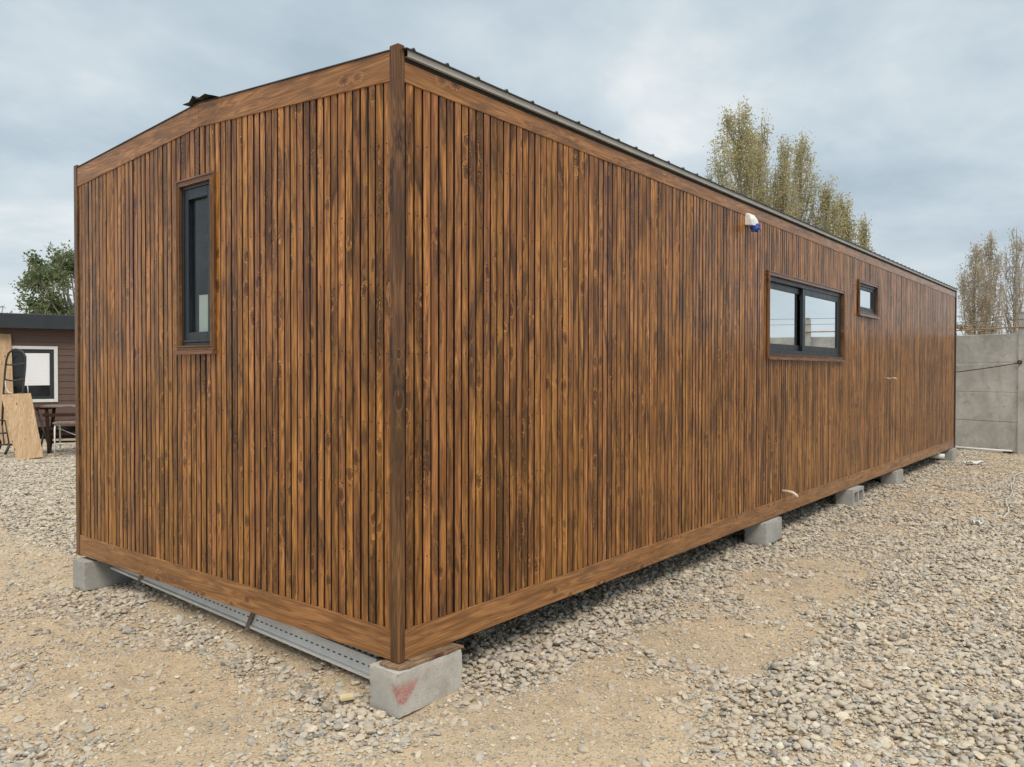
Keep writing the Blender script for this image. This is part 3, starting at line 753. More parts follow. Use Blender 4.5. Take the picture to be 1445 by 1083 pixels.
# white cord and litter on the gravel
wp = [(11.6, -1.25), (11.08, -1.144), (10.47, -1.108), (9.57, -1.169), (8.68, -1.27), (7.885, -1.314), (7.04, -1.42), (6.66, -1.434), (6.58, -1.497), (6.40, -1.60), (6.2, -1.72)]
pts = []
for (xa, ya), (xb, yb) in zip(wp[:-1], wp[1:]):
    for t_ in np.linspace(0, 1, 8, endpoint=False):
        xx, yy = xa+(xb-xa)*t_, ya+(yb-ya)*t_; pts.append((xx, yy+0.01*math.sin(xx*5), float(gh(xx, yy))+0.042+0.006*math.sin(xx*9)))
M_cord = simple("dusty_white_cord", (0.58, 0.55, 0.49), 0.6); mb = MB(); mb.tube(pts, 0.0065, 8); o = mb.build("cord", M_cord, origin=(8.7, -1.27, 0), smooth=True); tag(o, "thin white cord snaking over the gravel at the right", "cord")
def litter(name, x, y, lx, ly, rz, h, m_, label, cat):
    rr = random.Random(int(x*100)); mb = MB(); gx_, gy_ = 5, 4; zg = float(gh(x, y))+0.035
    top = []; ca_, sa_ = math.cos(rz), math.sin(rz)
    for i in range(gx_+1):
        for j in range(gy_+1):
            a_ = (i/gx_-.5)*lx*(1+rr.uniform(-.08, .08)); b_ = (j/gy_-.5)*ly*(1+rr.uniform(-.1, .1))
            top.append((x+a_*ca_-b_*sa_, y+a_*sa_+b_*ca_, zg+h*rr.random()))
    k = gy_+1
    mb.mesh(top, [(i*k+j, (i+1)*k+j, (i+1)*k+j+1, i*k+j+1) for i in range(gx_) for j in range(gy_)])
    mb.mesh([(a, b, c-0.004) for a, b, c in top], [(i*k+j+1, (i+1)*k+j+1, (i+1)*k+j, i*k+j) for i in range(gx_) for j in range(gy_)])
    o = mb.build(name, m_, origin=(x, y, zg)); tag(o, label, cat); return o
litter("plastic_scrap", 11.9, -0.42, 0.30, 0.16, -0.8, 0.05, M_white, "crumpled white plastic scrap on the gravel near the far end of the cabin", "litter")
litter("paper_scrap", 6.15, -1.285, 0.11, 0.07, 0.5, 0.05, M_white, "small crumpled white paper scrap among the stones beside the cord", "litter")
mb = MB(); mb.obox((-0.14, 0.215, float(gh(-.11, .21))+0.035), (0.045, -0.035, 0.006), (0.028, 0.036, 0.0), (-0.003, 0, 0.012), 0, lambda P: (P[0], P[1]))
o = mb.build("wood_chip", simple("pale_wood_chip", (0.72, 0.58, 0.34), 0.8), origin=(-0.12, 0.21, 0.03)); tag(o, "small pale yellow wood chip on the stones by the red marked block", "wood chip")

# ------------------------------------------------------------------ brown house on the left
H0 = Vector(at(0, 500, 16.3)); H0.z = 0; hd = Vector((0.94258, -0.33398, 0)); hn = Vector((-0.33398, -0.94258, 0))
house = empty("brown_house", H0+hd*1.5)
tag(house, "low brown house with dark flat fascia and white framed window at the left", "house")
M_sid = simple("brown_fibre_siding", (0.115, 0.070, 0.055), 0.6, var=0.1, scale=3)
M_fas = simple("dark_slate_fascia", (0.022, 0.030, 0.038), 0.5, var=0.1)
M_whitef = simple("white_window_casing", (0.72, 0.72, 0.70), 0.5, var=0.03)
S0, S1 = -3.2, 6.0; hz0, hz1 = 0.28, 2.36; HW = (0.10, 0.985, 0.85, 1.95)
mb = MB(); zz = hz0; bh = 0.137
while zz < hz1:
    z2 = min(zz+bh, hz1)
    cuts = [S0, HW[0], HW[1], S1]
    for s0, s1 in zip(cuts[:-1], cuts[1:]):
        q0, q1 = zz, z2
        segs = [(q0, q1)]
        if s0 == HW[0]:
            segs = [g for g in ((q0, min(q1, HW[2])), (max(q0, HW[3]), q1)) if g[1]-g[0] > 0.005]
        for g0, g1 in segs:
            P = H0+hd*s0; Q = H0+hd*s1
            e0 = hn*(0.012*(1-(g0-zz)/bh)); e1 = hn*(0.012*(1-(g1-zz)/bh)-0.0)
            mb.hexa([P-hn*.05+Vector((0, 0, g0)), Q-hn*.05+Vector((0, 0, g0)), Q+e0+Vector((0, 0, g0)), P+e0+Vector((0, 0, g0)),
                     P-hn*.05+Vector((0, 0, g1)), Q-hn*.05+Vector((0, 0, g1)), Q+e1+Vector((0, 0, g1)), P+e1+Vector((0, 0, g1))])
    zz = z2+0.0015
for s in (S0, S1-0.05):
    mb.obox(H0+hd*s-hn*0.052+Vector((0, 0, hz0)), hd*0.05, hn*-4.0, Vector((0, 0, hz1-hz0)))
mb.obox(H0+hd*S0-hn*4.06+Vector((0, 0, hz0)), hd*(S1-S0), hn*-0.05, Vector((0, 0, hz1-hz0)))
mb.build("wall", M_sid, house)
mb = MB(); mb.obox(H0+hd*(S0-0.3)+hn*0.28+Vector((0, 0, 2.345)), hd*(S1-S0+0.6), hn*-4.7, Vector((0, 0, 0.31))); mb.build("roof", M_fas, house, bevel=0.01)
mb = MB(); mb.obox(H0+hd*(S0+0.05)-hn*0.25+Vector((0, 0, -0.02)), hd*(S1-S0-0.1), hn*-3.6, Vector((0, 0, 0.299))); mb.build("underfloor_shade", M_black, house)  # black box stands in for the shade in the gap below the floor
mb = MB()
def hbox(mb, s0, s1, z0_, z1_, d0, d1, mi=0): mb.obox(H0+hd*s0+hn*d0+Vector((0, 0, z0_)), hd*(s1-s0), hn*(d1-d0), Vector((0, 0, z1_-z0_)), mi)
a0, a1, z0, z1 = 0.105, 1.035, 0.805, 1.99
for (p0, p1, q0, q1) in ((a0, a0+.07, z0, z1), (a1-.07, a1, z0, z1), (a0+.07, a1-.07, z0, z0+.065), (a0+.07, a1-.07, z1-.065, z1)): hbox(mb, p0, p1, q0, q1, 0.035, -0.04)
hw = mb.build("window", M_whitef, house, bevel=0.005)
mb = MB(); a0 += .071; a1 -= .071; z0 += .066; z1 -= .066
for (p0, p1, q0, q1) in ((a0, a0+.06, z0, z1), (a1-.08, a1, z0, z1), (a0+.06, a1-.08, z0, z0+.06), (a0+.06, a1-.08, z1-.06, z1)): hbox(mb, p0, p1, q0, q1, 0.012, -0.03)
mb.build("frame", M_fas, hw)
mb = MB(); hbox(mb, a0+.06, a1-.08, z0+.06, z1-.06, -0.008, -0.014); mb.build("pane", simple("dark_house_glass", (0.018, 0.024, 0.028), 0.08, var=0.2), hw)
mb = MB()
pl = [(0.425, 1.16), (0.895, 1.165), (0.89, 1.845), (0.43, 1.84)]
mb.prism([H0+hd*s+hn*-0.003+Vector((0, 0, z)) for s, z in pl], hn*0.003)
M_paper, n, p = mat("white_paper_notice")
pos = n.n('ShaderNodeNewGeometry').outputs['Position']; x_, y_, z_ = n.sep(pos)
ln = n.math('MULTIPLY', n.rng(n.math('PINGPONG', z_, 0.028), 0.016, 0.020), n.rng(n.noise(n.comb(n.math('MULTIPLY', x_, 30), n.math('MULTIPLY', y_, 30), n.math('MULTIPLY', z_, 18)), 1.0, 2), 0.45, 0.55))
n.put(p.inputs['Base Color'], n.mix(n.math('MULTIPLY', ln, 0.10), (0.88, 0.89, 0.93), (0.5, 0.52, 0.6))); p.inputs['Roughness'].default_value = 0.8
o = mb.build("paper_sheet", M_paper, origin=H0+hd*0.66+Vector((0, 0, 1.16))); tag(o, "large white paper notice taped inside the window of the brown house", "paper notice")

# plywood sheets
def sheet(tl, tr, bl, br, th, label, m_=M_ply):
    tl, tr, bl, br = map(Vector, (tl, tr, bl, br)); nn = (tr-tl).cross(bl-tl).normalized()*th; up_ = (tl-bl).normalized(); sd = (br-bl).normalized()
    mb = MB(); mb.hexa([bl, br, br+nn, bl+nn, tl, tr, tr+nn, tl+nn], 0, lambda P: ((Vector(P)-bl).dot(sd), (Vector(P)-bl).dot(up_)))
    o = mb.build("plywood_sheet", m_, origin=(bl+br)/2, bevel=0.002); tag(o, label, "plywood", "plywood sheets by the brown house"); return o
tl, tr, bl, br = at(1, 557, 13.45), at(43, 555, 13.45), at(23, 650, 13.02), at(61, 645, 13.02)
sheet(tl, tr, bl, br, 0.016, "short plywood sheet leaning on the black hand truck in front of the brown house")
b_ = H0+hn*0.45
sheet(H0+hd*-0.55+hn*0.05+Vector((0, 0, 2.26)), H0+hd*0.195+hn*0.05+Vector((0, 0, 2.23)), b_+hd*-0.5+Vector((0, 0, 0.0)), b_+hd*0.26+Vector((0, 0, 0.0)), 0.018, "tall plywood sheet standing against the brown house beside its window")

# hand truck: tall tubular frame
M_tubeblk = simple("worn_black_tube", (0.05, 0.045, 0.045), 0.45, metal=0.3, var=0.3)
ht = empty("hand_truck", Vector((*at(20, 640, 13.75)[:2], 0)))
tag(ht, "black tubular hand truck with arched top behind the leaning plywood sheet", "hand truck")
D = 13.62
def ap(px, py, d=D): return at(px, py, d)
mb = MB()
arch = [ap(3, 600), ap(5, 555), ap(7, 525), ap(9, 508), ap(12, 499), ap(17, 494.5), ap(22, 493), ap(28, 494), ap(33, 498), ap(36, 504), ap(35.5, 520), ap(33.5, 540), ap(32, 560), ap(30, 600)]
mb.tube(arch, 0.017, 8); mb.build("frame", M_tubeblk, ht, smooth=True)
for pts in ([ap(7, 514.3), ap(15, 515.5), ap(25, 515), ap(36, 512.5)], [ap(6, 535.5), ap(15, 537.5), ap(25, 537), ap(34, 534.5)], [ap(4, 556), ap(12, 556.5), ap(22, 556.5), ap(32, 555)]):
    mb = MB(); mb.tube(pts, 0.013, 8); mb.build("crossbar", M_tubeblk, ht, smooth=True)
for pts in ([ap(7, 536), ap(8, 547), ap(12, 554), ap(18, 556)], [ap(36, 536), ap(39, 546), ap(40, 556)]):
    mb = MB(); mb.tube(pts, 0.009, 6); mb.build("brace", M_galv, ht, smooth=True)
for px in (-6, 38):
    c0 = ap(px, 628, 13.72); mb = MB(); sd = rgt.normalized()
    mb.tube([c0-sd*0.03, c0-sd*0.028, c0+sd*0.028, c0+sd*0.03], [0.09, 0.12, 0.12, 0.09], 20); mb.build("wheel", M_black, ht, smooth=False)
mb = MB(); mb.tube([ap(-6, 628, 13.72), ap(38, 628, 13.72)], 0.012, 8); mb.build("axle", M_tubeblk, ht)
mb = MB(); mb.tube([ap(3, 600), ap(6, 627, 13.68), ap(30, 627, 13.68), ap(30, 600)], 0.015, 8); mb.build("nose_bar", M_tubeblk, ht, smooth=True)
# pieces at the extreme left: bent dark bars of a low trolley
tr_ = empty("garden_trolley", Vector((*at(-10, 640, 13.3)[:2], 0))); tag(tr_, "low dark bent tube frame standing left of the leaning plywood sheet", "trolley frame")
for nm, pts in (("upper_bar", [ap(-28, 594, 13.2), ap(-8, 592.5, 13.2), ap(0, 593, 13.2), ap(7, 594, 13.25)]), ("seat_bar", [ap(-30, 606, 13.2), ap(-6, 610, 13.2), ap(2, 612, 13.2), ap(10, 611, 13.25)]), ("lower_bar", [ap(-30, 629, 13.2), ap(0, 628, 13.2), ap(12, 627, 13.2)])):
    mb = MB(); mb.tube(pts, 0.014, 8); mb.build(nm, M_tubeblk, tr_, smooth=True)
for x0_, x1_ in ((14, 7), (-26, -30)):
    mb = MB(); mb.tube([ap(x0_, 627, 13.2), ap(x1_, 642, 13.15)], 0.022, 8); mb.build("leg", M_tubeblk, tr_, smooth=True)
for x0_ in (10, -28):
    mb = MB(); mb.tube([ap(x0_-3, 594, 13.22), ap(x0_, 611, 13.22), ap(x0_+3, 628, 13.2)], 0.012, 8); mb.build("upright", M_tubeblk, tr_, smooth=True)

# dark wooden table, folding chair and white-legged stool
M_dkwood = wood("dark_worn_wood", (0.10, 0.055, 0.04), (0.065, 0.036, 0.028), (0.03, 0.018, 0.014), 0.6, coat=0.0, rough=0.6)
M_grwood = wood("grey_worn_wood", (0.34, 0.27, 0.21), (0.24, 0.19, 0.15), (0.12, 0.095, 0.08), 0.6, coat=0.0, rough=0.75)
tb0 = Vector((*at(66, 600, 13.9)[:2], 0)); td = Vector((0.82, -0.57, 0)).normalized(); tn_ = Vector((-td.y*-1, -td.x, 0)); tn_ = Vector((td.y, -td.x, 0))
if tn_.dot(CAM-tb0) < 0: tn_ = -tn_
def tpt(a, d, z): return tb0+td*a+tn_*d+Vector((0, 0, z))
table = empty("wooden_table", tb0+td*0.7); tag(table, "dark wooden table with splayed legs in front of the brown house", "table")
mb = MB(); mb.obox(tpt(-0.03, 0.30, 0.835), td*1.5, tn_*-0.60, Vector((0, 0, 0.028)), 0, lambda P: ((Vector(P)-tb0).dot(tn_), (Vector(P)-tb0).dot(td))); mb.build("tabletop", M_grwood, table, bevel=0.004)
for nm, z, hgt, d in (("apron", 0.675, 0.055, 0.26), ("stretcher", 0.345, 0.045, 0.22), ("stretcher", 0.175, 0.05, -0.05)):
    mb = MB(); mb.obox(tpt(0.0, d, z), td*1.42, tn_*-0.03, Vector((0, 0, hgt)), 0, lambda P: (P[2], (Vector(P)-tb0).dot(td))); mb.build(nm, M_dkwood, table, bevel=0.003)
for a, sp in ((0.03, -0.10), (1.38, 0.10)):
    for d, sd_ in ((0.25, 0.0), (-0.25, -0.05)):
        mb = MB(); p0 = tpt(a, d, 0.834); p1 = tpt(a+sp*(1 if d < 0 else -0.4), d+sd_, -0.02)
        mb.hexa([p1, p1+td*.055, p1+td*.055-tn_*.04, p1-tn_*.04, p0, p0+td*.05, p0+td*.05-tn_*.04, p0-tn_*.04], 0, lambda P: ((Vector(P)-tb0).dot(td), P[2])); mb.build("leg", M_dkwood, table, bevel=0.003)
fc_ = empty("folding_chair", Vector((*at(56, 640, 13.75)[:2], 0))); tag(fc_, "dark folding chair frame between the leaning plywood and the wooden table", "chair")
for dd in (0.0, 0.38):
    for (pa, pb) in (((52, 578), (72, 640)), ((63, 606), (56, 640))):
        mb = MB(); mb.tube([at(*pa, 13.75+dd), at(*pb, 13.65+dd)], 0.017, 8); mb.build("leg", M_tubeblk, fc_, smooth=True)
mb = MB(); P0 = at(56, 607, 13.7); mb.obox(P0, rgt*0.34, fwd*0.36, Vector((0, 0, 0.025)), 0, lambda P: (P[0], P[1])); mb.build("seat", M_dkwood, fc_, bevel=0.004)
mb = MB(); P0 = at(49, 578.5, 13.72); mb.obox(P0, rgt*0.09, fwd*0.40, Vector((0, 0, 0.05)), 0, lambda P: (P[0], P[1])); mb.build("backrest", M_dkwood, fc_, bevel=0.004)
st0 = Vector((*at(80, 642, 13.3)[:2], 0)); stool = empty("stool", st0); tag(stool, "stool with grey wooden seat and bent white tube legs by the table", "stool")
mb = MB(); P0 = at(74, 600, 13.2); mb.obox(Vector((P0.x, P0.y, 0.575)), td*0.95, tn_*-0.36, Vector((0, 0, 0.03)), 0, lambda P: (P[1], P[0])); mb.build("seat", M_grwood, stool, bevel=0.004)
for a in (0.03, 0.87):
    q = Vector((P0.x, P0.y, 0))+td*a
    mb = MB(); mb.tube([q+tn_*0.0+Vector((0, 0, 0)), q-tn_*0.01+Vector((0, 0, 0.50)), q-tn_*0.06+Vector((0, 0, 0.565)), q-tn_*0.28+Vector((0, 0, 0.565)), q-tn_*0.34+Vector((0, 0, 0.50)), q-tn_*0.36], 0.013, 8); mb.build("leg", M_white, stool, smooth=True)
q = Vector((P0.x, P0.y, 0))
mb = MB(); mb.tube([q+td*0.04-tn_*0.17+Vector((0, 0, 0.5)), q+td*0.86-tn_*0.17+Vector((0, 0, 0.12))], 0.008, 6); mb.tube([q+td*0.86-tn_*0.18+Vector((0, 0, 0.5)), q+td*0.04-tn_*0.18+Vector((0, 0, 0.12))], 0.008, 6); mb.tube([q+td*0.03+Vector((0, 0, 0.25)), q+td*0.87+Vector((0, 0, 0.25))], 0.009, 6)
mb.build("cross_brace", M_galv, stool, smooth=True)

# ------------------------------------------------------------------ trees
def leaf_mat(name, stops, rough=0.6):
    mt, n, p = mat(name)
    g = n.n('ShaderNodeNewGeometry'); rnd = g.outputs['Random Per Island']
    big_ = n.noise(g.outputs['Position'], 0.9, 3, 0.6)
    f = n.math('ADD', n.math('MULTIPLY', rnd, 0.6), n.rng(big_, 0.3, 0.7, 0.0, 0.4))
    c = n.ramp(f, stops); n.put(p.inputs['Base Color'], c); p.inputs['Roughness'].default_value = rough
    p.inputs['Specular IOR Level'].default_value = 0.3
    tl_ = n.n('ShaderNodeBsdfTranslucent'); n.put(tl_.inputs[0], c)
    mx = n.n('ShaderNodeMixShader'); mx.inputs[0].default_value = 0.45
    o = [x for x in n.t.nodes if x.type == 'OUTPUT_MATERIAL'][0]
    n.t.links.new(p.outputs[0], mx.inputs[1]); n.t.links.new(tl_.outputs[0], mx.inputs[2]); n.t.links.new(mx.outputs[0], o.inputs[0])
    return mt
M_bark = simple("grey_bark", (0.33, 0.305, 0.27), 0.9, var=0.3, scale=3)
M_poplar = leaf_mat("hazed_autumn_poplar_leaf", [(0.0, (0.28, 0.275, 0.165)), (0.35, (0.40, 0.38, 0.215)), (0.7, (0.51, 0.455, 0.25)), (1.0, (0.63, 0.52, 0.29))])  # yellowing leaf tones, brightened to carry the haze in the colour
M_poplar2 = leaf_mat("hazed_bare_poplar_leaf", [(0.0, (0.34, 0.31, 0.265)), (0.5, (0.44, 0.385, 0.30)), (1.0, (0.54, 0.45, 0.31))])  # grey-brown leaf tones, paled in the colour for distance haze
M_green = leaf_mat("green_leaf", [(0.0, (0.08, 0.11, 0.065)), (0.4, (0.14, 0.18, 0.09)), (0.75, (0.24, 0.28, 0.13)), (1.0, (0.42, 0.44, 0.22))])

def leaves_mesh(name, C, size, m_, parent, rng, flat=0.0):
    n_ = len(C); a = rng.normal(size=(n_, 3)); a /= np.linalg.norm(a, axis=1)[:, None]
    b = rng.normal(size=(n_, 3)); b -= a*(a*b).sum(1)[:, None]; b /= np.linalg.norm(b, axis=1)[:, None]
    s = size*(0.6+0.8*rng.random((n_, 1)))
    P = np.stack([C-a*s, C+b*s*0.55, C+a*s, C-b*s*0.55], 1)-np.array(parent['wloc'])
    me = bpy.data.meshes.new(name); me.vertices.add(n_*4); me.vertices.foreach_set('co', P.ravel().astype(np.float32))
    me.loops.add(n_*4); me.loops.foreach_set('vertex_index', np.arange(n_*4, dtype=np.int32))
    me.polygons.add(n_); me.polygons.foreach_set('loop_start', np.arange(0, n_*4, 4, dtype=np.int32)); me.polygons.foreach_set('loop_total', np.full(n_, 4, dtype=np.int32))
    me.update(calc_edges=True); me.materials.append(m_)
    o = bpy.data.objects.new(name, me); COL.objects.link(o); o.parent = parent; return o

def poplar(px, topy, D, wpx, label, seed, nb=46, per=150, leaf=0.062, m_=M_poplar, group="tall poplars behind the cabin", lean=0.0, bare=0.0):
    rng = np.random.default_rng(seed); top = at(px, topy, D); h = top.z; base = Vector((top.x, top.y, 0)); hw = wpx/2/F_PX*D
    t = empty("poplar_tree", base); tag(t, label, "poplar tree", group)
    mb = MB(); tp = []
    for k in range(9):
        f = k/8; tp.append(base+Vector((0.12*math.sin(f*5+seed)*f, 0.12*math.cos(f*4+seed)*f, h*0.97*f)))
    mb.tube(tp, [0.016*h*(1-k/8)**0.8+0.012 for k in range(9)], 8)
    C = []
    for b in range(nb):
        f = (b+rng.random())/nb; z0_ = h*(0.06+0.80*f); a = rng.random()*2*math.pi
        L_ = (h-z0_)*rng.uniform(0.30, 0.72)*(0.55+0.45*math.sin(math.pi*min(1, f*1.1+0.15)))+0.6
        # reach: envelope widest at 40% height
        env = hw*(0.55+0.45*math.sin(math.pi*min(1.0, (z0_/h)**0.8)))*(1-max(0, z0_/h-0.5)*1.7)
        env = max(env, 0.10)*rng.uniform(0.55, 1.1); L_ = min(L_, h*1.0-z0_)
        P0 = tp[0].lerp(tp[-1], z0_/h); pts = []
        for q in range(6):
            g = q/5; rr_ = env*(1-(1-g)**2.0); wob = 0.06*math.sin(g*7+b)
            pts.append(Vector((P0.x+math.cos(a+wob)*rr_, P0.y+math.sin(a+wob)*rr_, z0_+L_*g)))
        r_ = 0.0035*h*(1-f*0.6)
        mb.tube(pts, [r_*(1-q/5.6)+0.006 for q in range(6)], 5, cap=False)
        # twigs
        nt = 7
        for q in range(nt):
            g = rng.uniform(0.15, 0.98); i = min(4, int(g*5)); B_ = pts[i].lerp(pts[i+1], g*5-i)
            tl_ = rng.uniform(0.4, 1.0)*(0.5+0.02*h); aa = rng.random()*2*math.pi; ou = rng.uniform(0.08, 0.26)
            E_ = B_+Vector((math.cos(aa)*ou*tl_, math.sin(aa)*ou*tl_, tl_*0.9))
            mb.tube([B_, E_], [0.012, 0.005], 4, cap=False)
            k_ = int(1.7*per/nt*rng.uniform(0.5, 1.5)*(1-bare*(z0_/h > 0.45)*0.8))
            if k_ > 0:
                gg = rng.random((k_, 1))**0.8; pt = np.array(B_)[None]*(1-gg)+np.array(E_)[None]*gg
                C.append(pt+rng.normal(size=(k_, 3))*np.array([0.16, 0.16, 0.24])*(0.7+0.3*hw))
    mb.build("trunk", M_bark, t)
    C = np.concatenate(C); leaves_mesh("crown", C, leaf, m_, t, rng)
    return t
poplar(1044, 128, 45, 104, "tallest poplar with yellowing leaves above the cabin roof", 1, 62, 190)
poplar(1077, 152, 46.5, 62, "slim poplar touching the right side of the tallest one", 2, 44, 120)
poplar(1107, 180, 44, 46, "narrow poplar spire in the gap right of the tallest pair", 3, 34, 120)
poplar(1131, 172, 47, 70, "thin leaved poplar with bare twigs, second tallest above the roof", 4, 52, 105)
poplar(1167, 246, 45, 50, "short poplar with drooping thin crown beside the second tallest", 5, 38, 120)
poplar(1187, 262, 48, 42, "short dense poplar, right end of the main poplar row", 6, 34, 130)
poplar(1219, 302, 52, 24, "small golden poplar standing apart low behind the roof edge", 7, 30, 120)
poplar(1199, 318, 54, 26, "almost bare small tree between two poplars behind the roof edge", 8, 26, 25, m_=M_poplar2)
GP = "distant poplars behind the concrete wall"
poplar(1376, 338, 60, 46, "distant greyish poplar with bushy base left of the pair behind the wall", 11, 46, 120, 0.07, M_poplar2, GP, bare=0.75)
poplar(1397, 322, 62, 36, "distant greyish poplar, taller right one of the close pair behind the wall", 12, 46, 120, 0.07, M_poplar2, GP, bare=0.7)
poplar(1434, 314, 64, 50, "distant bare poplar at the right edge behind the wall post", 13, 50, 70, 0.07, M_poplar2, GP, bare=0.8)

def round_tree(loc, h, rad, label, seed, clumps, per, leaf, m_, name="leafy_tree", cat="tree", zlow=0.35):
    rng = np.random.default_rng(seed); base = Vector((loc[0], loc[1], 0)); t = empty(name, base); tag(t, label, cat)
    mb = MB(); fork = base+Vector((0, 0, h*0.3)); mb.tube([base, base+Vector((0.08, 0.05, h*0.15)), fork], [0.035*h, 0.028*h, 0.022*h], 10); C = []
    for k in range(clumps):
        th = rng.random()*2*math.pi; cz = rng.uniform(-1, 1); rr_ = math.sqrt(1-cz*cz); q = rng.uniform(0.45, 1.0)**0.6
        P = base+Vector((math.cos(th)*rr_*rad*q, math.sin(th)*rr_*rad*q, h*zlow+(h*(1-zlow))*(0.5+0.5*cz*q)*0.97))
        mid_ = fork.lerp(P, 0.5)+Vector((rng.normal()*0.2, rng.normal()*0.2, 0.25)); mb.tube([fork, mid_, P], [0.011*h, 0.006*h, 0.012], 6, cap=False)
        rc = rad*rng.uniform(0.16, 0.30)
        for s in range(9):
            v_ = Vector(rng.normal(size=3)).normalized(); E_ = P+v_*rc*rng.uniform(0.6, 1.3); mb.tube([P, E_], [0.012, 0.005], 4, cap=False)
            k_ = int(per/9*rng.uniform(0.4, 1.6)); gg = rng.random((k_, 1)); C.append(np.array(P)[None]*(1-gg)+np.array(E_)[None]*gg+rng.normal(size=(k_, 3))*rc*0.22)
    mb.build("trunk", M_bark, t)
    leaves_mesh("crown", np.concatenate(C), leaf, m_, t, rng); return t
tl_ = at(118, 440, 32); round_tree((tl_.x, tl_.y), 6.6, 2.45, "green leafy tree rising behind the roof of the brown house", 21, 76, 300, 0.07, M_green)
tb_ = at(-14, 430, 30); round_tree((tb_.x, tb_.y), 5.3, 0.7, "nearly bare dark tree at the left edge behind the house roof", 22, 20, 9, 0.05, M_green)
bs_ = at(1358, 462, 40); round_tree((bs_.x, bs_.y), 4.3, 0.9, "low bush peeping over the concrete wall beside the cabin end", 23, 18, 120, 0.10, M_poplar2, "bush", "bush")

# ------------------------------------------------------------------ gravel
def stone_mat(name, stops):
    mt, n, p = mat(name)
    oi = n.n('ShaderNodeObjectInfo'); pos = n.n('ShaderNodeNewGeometry').outputs['Position']
    c = n.ramp(oi.outputs['Random'], stops)
    sp = n.noise(pos, 130, 4, 0.65); dust = n.noise(pos, 22, 4, 0.6)
    c = n.mix(n.rng(sp, 0.35, 0.7, 0.0, 0.30), c, (0.25, 0.235, 0.215))
    c = n.mix(n.rng(dust, 0.36, 0.62, 0.0, 0.65), c, (0.58, 0.45, 0.31))
    n.put(p.inputs['Base Color'], c); p.inputs['Roughness'].default_value = 0.85; p.inputs['Specular IOR Level'].default_value = 0.3
    n.put(p.inputs['Normal'], n.bump(sp, 0.25, 0.002)); return mt
M_stone = stone_mat("river_gravel", [(0.0, (0.15, 0.145, 0.14)), (0.10, (0.29, 0.275, 0.255)), (0.30, (0.43, 0.40, 0.35)), (0.54, (0.54, 0.49, 0.41)), (0.66, (0.45, 0.43, 0.405)), (0.84, (0.59, 0.52, 0.425)), (1.0, (0.76, 0.685, 0.565))])

def in_view(x, y, margin):
    dxx, dyy = x-CAM.x, y-CAM.y
    f_ = dxx*math.cos(YAW)+dyy*math.sin(YAW); s_ = dxx*math.sin(YAW)-dyy*math.cos(YAW)
    return (f_ > 2.2) & (np.abs(s_) < 0.66*f_+margin)
def density(x, y):
    n1 = vnoise(x, y, 1.6, 31, 3); n2 = vnoise(x, y, 5.0, 47, 2)
    wob = (n1-0.5)*0.9; d = 0.035+0.09*sst(n1, 0.45, 0.75)*n2*1.6
    pat = sst(n1*0.6+n2*0.4, 0.36, 0.60)
    # heap along and under the long side
    strip = sst(x, 0.25, 0.5)*(1-sst(-y, 0.02+0.22*n1, 0.22+0.30*n1))*(0.55+0.45*pat)
    # coarse gravel spread on the right
    bd = -1.02+wob*0.6
    rightd = (1-sst(y, bd-0.18, bd+0.12))*sst(x, 0.25+wob*0.5, 0.75+wob*0.5)*(0.42+0.50*pat)
    rightd2 = sst(x, 3.2, 5.4)*(0.16+0.70*sst(n1*0.7+n2*0.3, 0.40, 0.60))*(y < 0.3)*(1-0.35*sst(x, 7, 11))
    midr = sst(x, 0.5, 1.2)*(1-sst(x, 5, 7))*(y < 0)*0.55*sst(n1*0.5+n2*0.5, 0.46, 0.66)
    # heap along the gable
    band = (1-sst(np.abs(x-0.10), 0.16+0.22*(n1-0.3), 0.50+0.30*(n1-0.3)))*sst(y, -0.25, 0.05)*(1-sst(y, 2.9, 3.3))*(0.26+0.60*sst(n2*0.55+n1*0.45, 0.40, 0.58))*(1-0.2*sst(y, 0.9, 1.6))
    cor = np.exp(-((x+0.22)/0.26)**2-((y-0.05)/0.26)**2)*0.75
    cor2 = np.exp(-((x+1.25)/0.30)**2-((y-0.75)/0.26)**2)*0.55
    corf = np.exp(-((x-0.45)/0.25)**2-((y+0.12)/0.12)**2)*0.5
    left = (x < -0.1)*(y < 4)*0.30*sst(n1*0.5+n2*0.5, 0.48, 0.66)
    farl = sst(y, 3.6, 5.5)*(x < 3.4)*(0.015+0.13*sst(vnoise(x*0.5, y*1.8, 1.5, 77, 3), 0.50, 0.68))
    under = (x > 0.3)*(y > 0.3)*(y < 3)*0.4
    for q in (strip, rightd, rightd2, midr, band, cor, cor2, corf, left, farl, under): d = np.maximum(d, q)
    return np.clip(d, 0, 1)

